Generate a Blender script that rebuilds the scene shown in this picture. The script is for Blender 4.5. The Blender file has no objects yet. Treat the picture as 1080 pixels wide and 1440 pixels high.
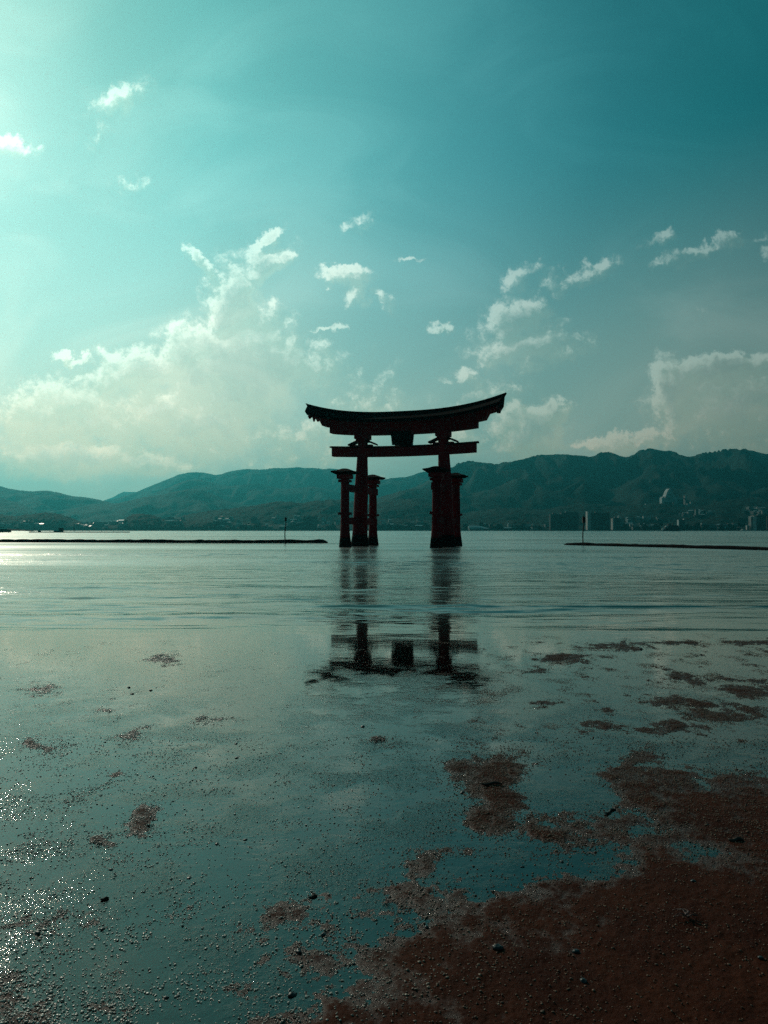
import bpy, bmesh, math, random
import numpy as np
from mathutils import Vector, Matrix

random.seed(7)
RNG = np.random.default_rng(11)
SC = bpy.context.scene
COL = SC.collection
R = math.radians

# ------------------------------------------------------------------ camera
F = 1080.0                       # focal length in pixels of the 1080 x 1440 photograph
CAM_Z = 2.0
HORIZON = 745.5
PITCH = math.atan((HORIZON - 720.0) / F)
cam = bpy.data.objects.new('camera', bpy.data.cameras.new('camera'))
COL.objects.link(cam)
cam.data.sensor_fit = 'VERTICAL'
cam.data.sensor_height = 36.0
cam.data.sensor_width = 27.0
cam.data.lens = 27.0
cam.data.clip_start = 0.1
cam.data.clip_end = 60000.0
cam.location = (0, 0, CAM_Z)
cam.rotation_euler = (math.pi / 2 + PITCH, 0, 0)
SC.camera = cam


def ray(x, y):
    xc, yc = (x - 540.0) / F, (720.0 - y) / F
    return (xc, math.cos(PITCH) - yc * math.sin(PITCH), yc * math.cos(PITCH) + math.sin(PITCH))


def at(x, y, Y):
    """world point on the sight line of photo pixel (x, y) at distance Y"""
    d = ray(x, y)
    return Vector((d[0] / d[1] * Y, Y, CAM_Z + d[2] / d[1] * Y))


def ground(x, y, z=0.0):
    d = ray(x, y)
    t = (z - CAM_Z) / d[2]
    return Vector((d[0] * t, d[1] * t, z))


# ------------------------------------------------------------------ light
SUN_EL, SUN_AZ = R(28.0), R(-31.5)           # azimuth measured from +Y towards +X
SUN_DIR = Vector((math.sin(SUN_AZ) * math.cos(SUN_EL), math.cos(SUN_AZ) * math.cos(SUN_EL), math.sin(SUN_EL)))
sun = bpy.data.objects.new('sun', bpy.data.lights.new('sun', 'SUN'))
COL.objects.link(sun)
sun.data.energy = 2.0
sun.data.angle = R(0.5)
sun.data.color = (1.0, 0.86, 0.70)
sun.rotation_euler = (-SUN_DIR).to_track_quat('-Z', 'Y').to_euler()
sun.location = (-60, 100, 80)

world = bpy.data.worlds.new('World')
SC.world = world
world.use_nodes = True


class NT:
    """tiny helper for writing node trees"""

    def __init__(self, tree):
        self.t = tree

    def n(self, kind, **kw):
        nd = self.t.nodes.new(kind)
        for k, v in kw.items():
            setattr(nd, k, v)
        return nd

    def put(self, sock, val):
        if isinstance(val, bpy.types.NodeSocket):
            self.t.links.new(val, sock)
        elif val is not None:
            sock.default_value = val

    def math(self, op, a, b=None, c=None, clamp=False):
        nd = self.n('ShaderNodeMath', operation=op, use_clamp=clamp)
        self.put(nd.inputs[0], a)
        if b is not None:
            self.put(nd.inputs[1], b)
        if c is not None:
            self.put(nd.inputs[2], c)
        return nd.outputs[0]

    def vmath(self, op, a, b=None, scale=None):
        nd = self.n('ShaderNodeVectorMath', operation=op)
        self.put(nd.inputs[0], a)
        if b is not None:
            self.put(nd.inputs[1], b)
        if scale is not None:
            self.put(nd.inputs['Scale'], scale)
        return nd.outputs['Value'] if op in ('LENGTH', 'DOT_PRODUCT', 'DISTANCE') else nd.outputs[0]

    def smooth(self, v, a, b, lo=0.0, hi=1.0, kind='SMOOTHSTEP'):
        nd = self.n('ShaderNodeMapRange', interpolation_type=kind)
        self.put(nd.inputs[0], v)
        for i, q in enumerate((a, b, lo, hi)):
            self.put(nd.inputs[i + 1], q)
        return nd.outputs[0]

    def mix(self, f, a, b, blend='MIX'):
        nd = self.n('ShaderNodeMix', data_type='RGBA', blend_type=blend)
        self.put(nd.inputs['Factor'], f)
        self.put(nd.inputs['A'], a)
        self.put(nd.inputs['B'], b)
        nd.clamp_factor = True
        return nd.outputs['Result']

    def noise(self, vec, scale, detail=4, rough=0.55, lac=2.0, dist=0.0, dims='3D'):
        nd = self.n('ShaderNodeTexNoise', noise_dimensions=dims)
        self.put(nd.inputs['Vector'], vec)
        nd.inputs['Scale'].default_value = scale
        nd.inputs['Detail'].default_value = detail
        nd.inputs['Roughness'].default_value = rough
        nd.inputs['Lacunarity'].default_value = lac
        nd.inputs['Distortion'].default_value = dist
        return nd.outputs['Fac']

    def comb(self, x, y, z):
        nd = self.n('ShaderNodeCombineXYZ')
        for i, q in enumerate((x, y, z)):
            self.put(nd.inputs[i], q)
        return nd.outputs[0]

    def sep(self, v):
        nd = self.n('ShaderNodeSeparateXYZ')
        self.put(nd.inputs[0], v)
        return nd.outputs


def uv_of(x, y):
    d = ray(x, y)
    return d[0] / d[1], d[2] / d[1]


# clouds: (px, py, rx, ry, tilt degrees, weight); bearings of the clouds over the strait
CLOUDS = [
    (330, 515, 120, 85, 0, 1.05), (325, 425, 44, 78, -8, 1.0), (368, 374, 60, 24, 24, 1.0), (378, 338, 36, 13, 32, .80), (350, 440, 60, 40, 0, .7),
    (288, 370, 42, 14, -42, .84), (405, 520, 95, 55, 0, .75), (258, 505, 46, 44, 20, .90), (185, 525, 90, 40, 8, .95),
    (110, 580, 160, 62, 4, .82), (260, 590, 180, 85, 0, .80), (110, 642, 120, 36, 0, .92), (215, 650, 90, 28, 0, .90),
    (105, 500, 34, 9, 0, .62), (400, 620, 150, 60, 0, .48), (500, 560, 120, 80, 0, .44), (600, 590, 120, 50, 0, .42), (690, 560, 80, 40, 10, .44),
    (480, 388, 49, 16, -4, 0.64), (496, 410, 24, 29, 0, 0.58), (460, 466, 37, 7, 12, 0.65), (545, 425, 17, 41, 40, 0.40),
    (620, 463, 21, 13, 0, 0.62), (658, 530, 27, 17, 0, 0.60), (505, 312, 41, 15, 25, 0.39), (620, 535, 24, 15, 0, 0.47),
    (735, 390, 46, 24, 30, 0.52), (815, 388, 76, 23, 14, 0.58), (725, 445, 66, 37, 25, 0.71), (745, 485, 116, 41, 5, 0.64),
    (1000, 349, 122, 16, 13, 0.52), (925, 336, 37, 17, 15, 0.40), (1082, 352, 22, 15, 60, 0.43), (985, 438, 41, 12, 0, 0.28),
    (1010, 518, 95, 22, 4, .95), (950, 560, 36, 66, 5, .95), (1030, 575, 125, 75, 0, .85), (1060, 522, 26, 13, 35, .80),
    (1030, 598, 90, 10, 5, .70), (745, 605, 70, 48, 0, .95), (775, 580, 32, 18, 0, .72), (880, 622, 100, 16, 4, .80),
    (545, 565, 30, 14, 40, .50), (640, 620, 60, 22, 0, .58), (520, 700, 140, 28, 0, .62),
    (165, 145, 70, 32, 38, .44), (142, 185, 46, 26, 60, .33), (10, 204, 56, 18, -12, .62), (178, 260, 42, 22, 20, .33),
    (50, 652, 20, 5, 0, .5), (575, 360, 30, 5, 5, .42),
]


def cloud_group():
    g = bpy.data.node_groups.new('cloud_density', 'ShaderNodeTree')
    g.interface.new_socket('UV', in_out='INPUT', socket_type='NodeSocketVector')
    g.interface.new_socket('Density', in_out='OUTPUT', socket_type='NodeSocketFloat')
    g.interface.new_socket('Mass', in_out='OUTPUT', socket_type='NodeSocketFloat')
    k = NT(g)
    gi, go = k.n('NodeGroupInput'), k.n('NodeGroupOutput')
    uv = gi.outputs[0]
    # billowing warp so that outlines curl instead of following the ellipses
    w1 = k.n('ShaderNodeTexNoise', noise_dimensions='2D')
    k.put(w1.inputs['Vector'], uv)
    w1.inputs['Scale'].default_value = 20
    w1.inputs['Detail'].default_value = 8
    w1.inputs['Roughness'].default_value = 0.66
    off = k.vmath('SUBTRACT', w1.outputs['Color'], (0.5, 0.5, 0.5))
    p = k.vmath('ADD', uv, k.vmath('SCALE', off, scale=0.055))
    tot = None
    for px, py, rx, ry, tilt, w in CLOUDS:
        cu, cv = uv_of(px, py)
        m = k.n('ShaderNodeMapping', vector_type='TEXTURE')
        k.put(m.inputs['Vector'], p)
        m.inputs['Location'].default_value = (cu, cv, 0)
        m.inputs['Rotation'].default_value = (0, 0, R(tilt))
        m.inputs['Scale'].default_value = (rx / F * 1.25, ry / F * 1.25, 1)
        ln = k.vmath('LENGTH', m.outputs[0])
        b = k.smooth(ln, 0.0, 1.25, w, 0.0)
        if tot is None:
            tot = b
        else:
            tot = k.math('SMOOTH_MAX', tot, b, 0.12)
    n1 = k.noise(k.vmath('ADD', uv, k.vmath('SCALE', off, scale=0.03)), 34, 10, 0.68, 2.1, 0.0, '2D')
    n2 = k.noise(uv, 8, 3, 0.5, 2.0, 0.0, '2D')
    n = k.math('ADD', k.math('MULTIPLY', k.math('SUBTRACT', n1, 0.5), 1.05), k.math('MULTIPLY', k.math('SUBTRACT', n2, 0.5), 0.5))
    amp = k.smooth(tot, 0.02, 0.35)
    d = k.math('ADD', tot, k.math('MULTIPLY', n, amp))
    k.put(go.inputs[0], d)
    k.put(go.inputs[1], tot)
    return g


def build_world():
    k = NT(world.node_tree)
    bg = world.node_tree.nodes['Background']
    sky = k.n('ShaderNodeTexSky', sky_type='NISHITA', sun_disc=False)
    sky.sun_elevation = SUN_EL
    sky.sun_rotation = SUN_AZ
    sky.dust_density = 1.0
    sky.air_density = 1.0
    sky.ozone_density = 1.0
    # the photograph's teal film grade, as one gamma and gain per channel of the clear sky
    s = k.n('ShaderNodeSeparateColor')
    k.put(s.inputs[0], sky.outputs[0])
    c = k.n('ShaderNodeCombineColor')
    for i, (pw, gain) in enumerate(((1.30, .255), (.876, .533), (1.04, .485))):
        v = k.math('POWER', k.math('MULTIPLY', s.outputs[i], 0.1), pw)
        k.put(c.inputs[i], k.math('MULTIPLY', v, gain * 10.0))
    tc = k.n('ShaderNodeTexCoord')
    d = k.vmath('NORMALIZE', tc.outputs['Generated'])
    x, y, z = k.sep(d)
    yy = k.math('MAXIMUM', y, 0.08)
    # the same grade deepens the sky away from the sun and the milky band above the hills is warmer
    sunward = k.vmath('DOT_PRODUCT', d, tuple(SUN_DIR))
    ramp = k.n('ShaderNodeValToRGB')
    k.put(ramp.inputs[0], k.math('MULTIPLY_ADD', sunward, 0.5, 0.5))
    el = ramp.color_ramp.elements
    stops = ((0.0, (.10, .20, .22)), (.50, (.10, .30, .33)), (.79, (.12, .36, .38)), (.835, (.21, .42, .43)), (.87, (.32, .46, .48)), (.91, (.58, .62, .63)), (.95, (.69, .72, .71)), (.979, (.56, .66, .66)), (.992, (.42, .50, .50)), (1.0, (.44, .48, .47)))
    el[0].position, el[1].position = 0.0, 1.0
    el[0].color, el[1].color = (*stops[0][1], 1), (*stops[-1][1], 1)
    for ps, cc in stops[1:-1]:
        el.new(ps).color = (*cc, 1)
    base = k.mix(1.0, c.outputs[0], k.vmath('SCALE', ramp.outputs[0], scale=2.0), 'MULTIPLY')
    r2 = k.n('ShaderNodeValToRGB')
    k.put(r2.inputs[0], k.smooth(sunward, 0.30, 1.0, 0.0, 1.0, 'LINEAR'))
    e2 = r2.color_ramp.elements
    e2[0].position, e2[1].position = 0.0, 1.0
    e2[0].color, e2[1].color = (.04, .08, .08, 1), (.68, .80, .66, 1)
    for ps, cc in ((.46, (.40, .45, .38)), (.64, (.34, .45, .39)), (.80, (.47, .58, .49)), (.90, (.82, .80, .61))):
        e2.new(ps).color = (*cc, 1)
    band = k.math('MULTIPLY', k.smooth(z, 0.46, 0.0), 0.92)
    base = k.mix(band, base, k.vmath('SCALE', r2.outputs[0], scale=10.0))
    uv = k.comb(k.math('DIVIDE', x, yy), k.math('DIVIDE', z, yy), 0.0)
    front = k.smooth(y, 0.15, 0.4)
    grp = cloud_group()
    a = k.n('ShaderNodeGroup', node_tree=grp)
    b = k.n('ShaderNodeGroup', node_tree=grp)
    k.put(a.inputs[0], uv)
    su, sv = SUN_DIR.x / SUN_DIR.y, SUN_DIR.z / SUN_DIR.y
    to = k.vmath('NORMALIZE', k.vmath('SUBTRACT', (su * 0.8, sv * 1.4, 0), uv))
    k.put(b.inputs[0], k.vmath('ADD', uv, k.vmath('SCALE', to, scale=0.013)))
    da, db = a.outputs[0], b.outputs[0]
    alpha = k.math('MULTIPLY', k.smooth(da, 0.14, 0.88), front)
    veil = k.math('MULTIPLY', k.smooth(a.outputs[1], 0.0, 0.9), front)
    edge = k.math('MULTIPLY', k.smooth(da, 0.16, 0.52), k.smooth(da, 1.15, 0.55))
    lit = k.smooth(k.math('SUBTRACT', da, db), 0.0, 0.34)
    lit = k.math('ADD', lit, k.math('MULTIPLY', k.smooth(k.math('SUBTRACT', a.outputs[1], b.outputs[1]), 0.0, 0.16), 0.36))
    rim = k.math('MULTIPLY', k.math('MULTIPLY', lit, edge), k.math('MULTIPLY', front, 0.8))
    thick = k.smooth(da, 0.45, 1.05)
    # cloud light: rims glow where they face the sun, thick parts sink to a grey veil
    glow = k.smooth(sunward, 0.55, 1.0)
    low = k.smooth(z, 0.22, 0.04)
    tone = k.mix(low, (1.02, 1, .97, 1), (1.22, 1.0, .86, 1))
    body = k.mix(1.0, base, (1.10, 1.05, 0.99, 1), 'MULTIPLY')
    body = k.mix(1.0, body, k.mix(glow, (0.55, 0.60, 0.50, 1), (1.5, 1.2, 0.9, 1)), 'ADD')
    body = k.mix(1.0, body, tone, 'MULTIPLY')
    core = k.mix(1.0, base, (1.0, 0.93, 0.90, 1), 'MULTIPLY')
    core = k.mix(1.0, core, k.mix(glow, (0.28, 0.30, 0.26, 1), (0.3, 0.2, 0.1, 1)), 'ADD')
    cl = k.mix(thick, body, core)
    rimc = k.mix(low, k.mix(glow, (1.5, 1.6, 1.45, 1), (4.6, 4.2, 3.6, 1)), k.mix(glow, (2.3, 1.35, 1.0, 1), (3.6, 2.6, 1.9, 1)))
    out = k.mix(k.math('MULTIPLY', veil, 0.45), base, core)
    out = k.mix(k.math('MULTIPLY', alpha, 0.80), out, cl)
    out = k.mix(rim, out, k.mix(1.0, out, rimc, 'ADD'))
    # thin uneven cirrus haze over the whole sky
    ci = k.noise(k.vmath('MULTIPLY', uv, (2.0, 4.0, 1.0)), 1.6, 6, 0.55, 2.0, 0.8, '2D')
    out = k.mix(1.0, out, k.mix(k.math('MULTIPLY', k.smooth(ci, 0.35, 0.75), front), (0.93, 0.95, 0.95, 1), (1.22, 1.10, 1.08, 1)), 'MULTIPLY')
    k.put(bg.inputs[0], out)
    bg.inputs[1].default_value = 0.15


build_world()
SC.view_settings.view_transform = 'Standard'
SC.view_settings.look = 'None'
SC.view_settings.exposure = -0.6
SC.view_settings.gamma = 1.0
SC.render.engine = 'CYCLES'
SC.cycles.use_denoising = False
SC.cycles.max_bounces = 6
SC.cycles.volume_bounces = 0
SC.cycles.transparent_max_bounces = 12
SC.cycles.sample_clamp_direct = 0.0
SC.cycles.sample_clamp_indirect = 4.0

# ------------------------------------------------------------------ numpy noise
_perm = np.random.default_rng(3).permutation(4096)
_grad = np.random.default_rng(4).uniform(0, 2 * np.pi, 4096)
_gx, _gy = np.cos(_grad), np.sin(_grad)


def perlin(x, y):
    xi, yi = np.floor(x).astype(np.int64), np.floor(y).astype(np.int64)
    xf, yf = x - xi, y - yi
    u, v = xf * xf * xf * (xf * (xf * 6 - 15) + 10), yf * yf * yf * (yf * (yf * 6 - 15) + 10)

    def g(ix, iy, dx, dy):
        h = _perm[(_perm[ix & 4095] + iy) & 4095]
        return _gx[h] * dx + _gy[h] * dy
    n00, n10 = g(xi, yi, xf, yf), g(xi + 1, yi, xf - 1, yf)
    n01, n11 = g(xi, yi + 1, xf, yf - 1), g(xi + 1, yi + 1, xf - 1, yf - 1)
    a, b = n00 + u * (n10 - n00), n01 + u * (n11 - n01)
    return (a + v * (b - a)) * 1.5


def fbm(x, y, octs=4, gain=0.5, seed=0.0):
    s, a, t = 0.0, 1.0, 0.0
    for i in range(octs):
        s = s + a * perlin(x * 2 ** i + seed + 17.3 * i, y * 2 ** i - seed + 9.1 * i)
        t += a
        a *= gain
    return s / t


def sstep(v, a, b):
    t = np.clip((v - a) / (b - a), 0, 1)
    return t * t * (3 - 2 * t)


# ------------------------------------------------------------------ materials
def material(name):
    m = bpy.data.materials.new(name)
    m.use_nodes = True
    m.node_tree.nodes.clear()
    return m, NT(m.node_tree)


def finish(k, shader, disp=None):
    out = k.n('ShaderNodeOutputMaterial')
    k.t.links.new(shader, out.inputs['Surface'])


def principled(k, color, rough=0.6, normal=None, spec=0.5, metallic=0.0, ior=1.45):
    p = k.n('ShaderNodeBsdfPrincipled')
    k.put(p.inputs['Base Color'], color)
    k.put(p.inputs['Roughness'], rough)
    k.put(p.inputs['Specular IOR Level'], spec)
    k.put(p.inputs['Metallic'], metallic)
    p.inputs['IOR'].default_value = ior
    if normal is not None:
        k.put(p.inputs['Normal'], normal)
    return p.outputs[0]


def bump(k, height, dist, strength=1.0, normal=None):
    b = k.n('ShaderNodeBump')
    b.inputs['Strength'].default_value = strength
    b.inputs['Distance'].default_value = dist
    k.put(b.inputs['Height'], height)
    if normal is not None:
        k.put(b.inputs['Normal'], normal)
    return b.outputs[0]


def simple(name, c1, c2, scale, rough=0.7, bscale=None, bdist=0.0, spec=0.4, stretch=(1, 1, 1)):
    m, k = material(name)
    pos = k.vmath('MULTIPLY', k.n('ShaderNodeTexCoord').outputs['Object'], stretch)
    f = k.smooth(k.noise(pos, scale, 5, 0.6), 0.3, 0.7)
    col = k.mix(f, (*c1, 1), (*c2, 1))
    nm = None
    if bdist:
        nm = bump(k, k.noise(pos, bscale or scale * 4, 4, 0.6), bdist)
    finish(k, principled(k, col, rough, nm, spec))
    return m


M = {}


def make_materials():
    M['vermilion'] = simple('vermilion_paint', (.25, .009, .014), (.14, .006, .010), .9, .75, 6, .02, .15, (1, 1, .25))
    M['weathered'] = simple('wet_barnacled_timber', (.010, .005, .005), (.005, .003, .003), 2.2, .85, 7, .05, .1)
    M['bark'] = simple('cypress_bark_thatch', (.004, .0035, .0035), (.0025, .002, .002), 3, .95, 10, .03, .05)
    M['darkwood'] = simple('dark_timber', (.045, .028, .022), (.025, .016, .013), 2, .7, 9, .01, .3)
    M['plaque'] = simple('dark_bronze_plaque', (.015, .012, .009), (.009, .008, .007), 2, .9, 8, .01, .08)
    M['rubble'] = simple('dark_wet_stone', (.009, .009, .010), (.004, .004, .005), 1.4, .9, 5, .06, .08)
    M['iron'] = simple('rusty_black_iron', (.02, .016, .014), (.035, .02, .015), 6, .7, 20, .005, .4)
    M['concrete'] = simple('pale_concrete', (.24, .235, .225), (.17, .165, .16), .12, .8)
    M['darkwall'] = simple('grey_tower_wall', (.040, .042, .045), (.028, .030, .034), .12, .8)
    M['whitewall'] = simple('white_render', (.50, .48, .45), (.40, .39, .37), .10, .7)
    M['stonewall'] = simple('pale_temple_stone', (.52, .51, .49), (.44, .43, .42), .08, .8)
    M['tileroof'] = simple('grey_glazed_roof', (.10, .11, .12), (.065, .07, .08), .3, .38, None, 0, .6)
    M['paleroof'] = simple('pale_metal_roof', (.42, .42, .40), (.33, .33, .33), .2, .35, None, 0, .6)
    M['redroof'] = simple('brown_roof', (.17, .09, .06), (.11, .065, .05), .3, .5)
    M['hull'] = simple('navy_hull_paint', (.015, .02, .03), (.022, .028, .038), .3, .4)
    M['boatwhite'] = simple('white_boat_paint', (.70, .70, .67), (.58, .58, .56), .3, .4)
    M['pebble'] = simple('dark_wet_pebble', (.030, .030, .032), (.014, .014, .015), 40, .35, 90, .002, .5)
    M['driftwood'] = simple('sodden_driftwood', (.05, .03, .02), (.025, .016, .012), 30, .6, 80, .002, .4)
    M['weed'] = simple('red_brown_seaweed', (.09, .022, .016), (.04, .012, .010), 60, .5, 90, .001, .5)
    m, k = material('window_glass')
    finish(k, principled(k, (.02, .025, .03, 1), .15, None, .6))
    M['glass'] = m
    # forest on the hills: leaf clumps in two greens
    m, k = material('hill_forest')
    pos = k.n('ShaderNodeNewGeometry').outputs['Position']
    f1 = k.noise(pos, .028, 6, .65)
    f2 = k.noise(pos, .004, 4, .6)
    col = k.mix(k.smooth(f1, .35, .65), (.004, .015, .014, 1), (.011, .026, .019, 1))
    col = k.mix(k.smooth(f2, .5, .75), col, (.014, .025, .020, 1))
    finish(k, principled(k, col, .9, bump(k, k.noise(pos, .06, 5, .7), 4.0), .1))
    M['forest'] = m
    # town ground on the far shore
    m, k = material('far_shore_ground')
    pos = k.n('ShaderNodeNewGeometry').outputs['Position']
    col = k.mix(k.smooth(k.noise(pos, .03, 5, .6), .4, .6), (.035, .045, .030, 1), (.09, .09, .08, 1))
    finish(k, principled(k, col, .9, None, .2))
    M['shore'] = m
    # tidal sand: dark when under the film, brown and gritty where it stands clear
    m, k = material('wet_tidal_sand')
    pos = k.n('ShaderNodeNewGeometry').outputs['Position']
    g1 = k.noise(pos, 2.2, 6, .6)
    g2 = k.noise(pos, 150, 4, .7)
    col = k.mix(k.smooth(g1, .35, .68), (.046, .0085, .0040, 1), (.082, .019, .0085, 1))
    col = k.mix(k.smooth(g2, .45, .75), col, (.10, .034, .018, 1))
    col = k.mix(k.smooth(g2, .42, .25), col, (.022, .014, .011, 1))
    hsum = k.math('ADD', k.noise(pos, 120, 5, .7), k.math('MULTIPLY', k.noise(pos, 420, 3, .6), .35))
    nm = bump(k, hsum, .006)
    ro = k.smooth(k.noise(pos, 60, 3, .6), .3, .7, .38, .75)
    z = k.sep(pos)[2]
    damp = k.smooth(k.math('ADD', z, k.math('MULTIPLY', k.math('SUBTRACT', g1, .5), .006)),   .0095, .0005)   # soaked fringe round the film
    ro = k.math('MULTIPLY_ADD', damp, -.30, ro)
    finish(k, principled(k, col, ro, nm, k.math('MULTIPLY_ADD', damp, .50, .05), 0, 1.36))
    M['sand'] = m
    m, k = material('sand_pellet')
    pos = k.n('ShaderNodeNewGeometry').outputs['Position']
    pale = k.smooth(k.math('ADD', k.sep(pos)[0], k.math('MULTIPLY', k.noise(pos, 2.5, 3, .6), 1.2)), 1.1, -.3)   # sun glints on the left-hand pellets, put in as paler colour
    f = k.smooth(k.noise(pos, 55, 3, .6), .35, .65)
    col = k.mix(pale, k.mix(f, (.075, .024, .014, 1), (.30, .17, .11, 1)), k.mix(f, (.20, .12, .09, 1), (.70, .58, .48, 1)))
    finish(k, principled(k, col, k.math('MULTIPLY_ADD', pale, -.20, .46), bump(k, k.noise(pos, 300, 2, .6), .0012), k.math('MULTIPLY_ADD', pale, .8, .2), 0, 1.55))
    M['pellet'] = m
    # sea and the film of water left on the flat
    m, k = material('sea_water')
    geo = k.n('ShaderNodeNewGeometry')
    pos = geo.outputs['Position']
    px, py, pz = k.sep(pos)
    far = k.smooth(py, 12.5, 30.0)                # past the water's edge the surface is ruffled
    mid = k.smooth(py, 12.0, 14.5)
    p2 = k.vmath('MULTIPLY', pos, (.55, 1.0, 1.0))
    r1 = k.noise(p2, 2.6, 4, .6, 2.0, .4)         # short ripples
    r2 = k.noise(p2, .50, 3, .55, 2.0, .3)        # longer wavelets
    r4 = k.noise(k.vmath('MULTIPLY', pos, (.35, 1.0, 1.0)), .09, 3, .55)   # low swell
    r3 = k.noise(k.vmath('MULTIPLY', pos, (.18, 1.0, 1.0)), .075, 5, .62)  # gusts, drawn out across the wind
    gust = k.smooth(r3, .36, .64, .35, 1.7)
    h = k.math('ADD', k.math('MULTIPLY', r1, .011), k.math('MULTIPLY', r2, .020))
    h = k.math('MULTIPLY', k.math('MULTIPLY', h, far), gust)
    h = k.math('ADD', h, k.math('MULTIPLY', k.math('MULTIPLY', r4, .14), k.smooth(py, 24.0, 60.0)))
    # a breeze on the left raises steeper cat's-paws, which catch the sun
    cap = k.noise(k.vmath('MULTIPLY', pos, (.7, 1.0, 1.0)), 5.5, 3, .6, 2.0, .4)
    paw = k.math('MULTIPLY', k.math('MULTIPLY', k.smooth(px, -5.0, -17.0), k.smooth(py, 17.0, 26.0)), k.smooth(r3, .34, .60, .25, 1.0))
    h = k.math('ADD', h, k.math('MULTIPLY', cap, k.math('MULTIPLY', paw, .026)))
    c1 = k.noise(k.vmath('MULTIPLY', pos, (1.0, 2.4, 1.0)), 2.6, 4, .6, 2.0, .6)
    calm = k.math('MULTIPLY', c1, k.math('MULTIPLY', k.smooth(py, 3.0, 9.5, .0020, .00042), k.smooth(k.noise(pos, .55, 4, .6), .40, .60, .35, 1.9)))
    h2 = k.math('ADD', h, calm)
    # grains just under the film dimple it
    near = k.smooth(py, 12.5, 6.0)
    gm = k.math('MULTIPLY', k.smooth(k.noise(pos, 1.5, 4, .6), .42, .62), near)
    gr = k.math('ADD', k.noise(pos, 85, 2, .6), k.math('MULTIPLY', k.noise(pos, 30, 2, .6), 1.6))
    h2 = k.math('ADD', h2, k.math('MULTIPLY', gr, k.math('MULTIPLY_ADD', gm, .0023, k.math('MULTIPLY', near, .00016))))
    nm = bump(k, h2, 1.0)
    gl = k.n('ShaderNodeBsdfGlossy', distribution='GGX')
    gl.inputs['Color'].default_value = (1, .97, .92, 1)
    # past the flat the ripples finer than the mesh are carried by the gloss, more where a gust ruffles it
    rg = k.math('ADD', k.smooth(py, 13, 20, .034, .11, 'LINEAR'), k.smooth(py, 22, 60, 0.0, .105, 'LINEAR'))
    rg = k.math('MULTIPLY', rg, k.math('MULTIPLY_ADD', k.math('MULTIPLY', gust, far), .35, k.math('MULTIPLY_ADD', far, -.35, 1.0)))
    k.put(gl.inputs['Roughness'], rg)
    k.put(gl.inputs['Normal'], nm)
    tr = k.n('ShaderNodeBsdfTransparent')
    tr.inputs['Color'].default_value = (.92, .74, .54, 1)
    deep = k.n('ShaderNodeBsdfDiffuse')
    deep.inputs['Color'].default_value = (.040, .060, .050, 1)
    under = k.n('ShaderNodeMixShader')
    k.put(under.inputs[0], k.smooth(py, 11.0, 24.0))
    k.put(under.inputs[1], tr.outputs[0])
    k.put(under.inputs[2], deep.outputs[0])
    fr = k.n('ShaderNodeFresnel')
    fr.inputs['IOR'].default_value = 1.65
    k.put(fr.inputs['Normal'], bump(k, h2, .12))
    mx = k.n('ShaderNodeMixShader')
    k.put(mx.inputs[0], k.math('MULTIPLY', fr.outputs[0], k.smooth(py, 30.0, 120.0, 1.0, .80)))
    k.put(mx.inputs[1], under.outputs[0])
    k.put(mx.inputs[2], gl.outputs[0])
    finish(k, mx.outputs[0])
    M['water'] = m


make_materials()


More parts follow.
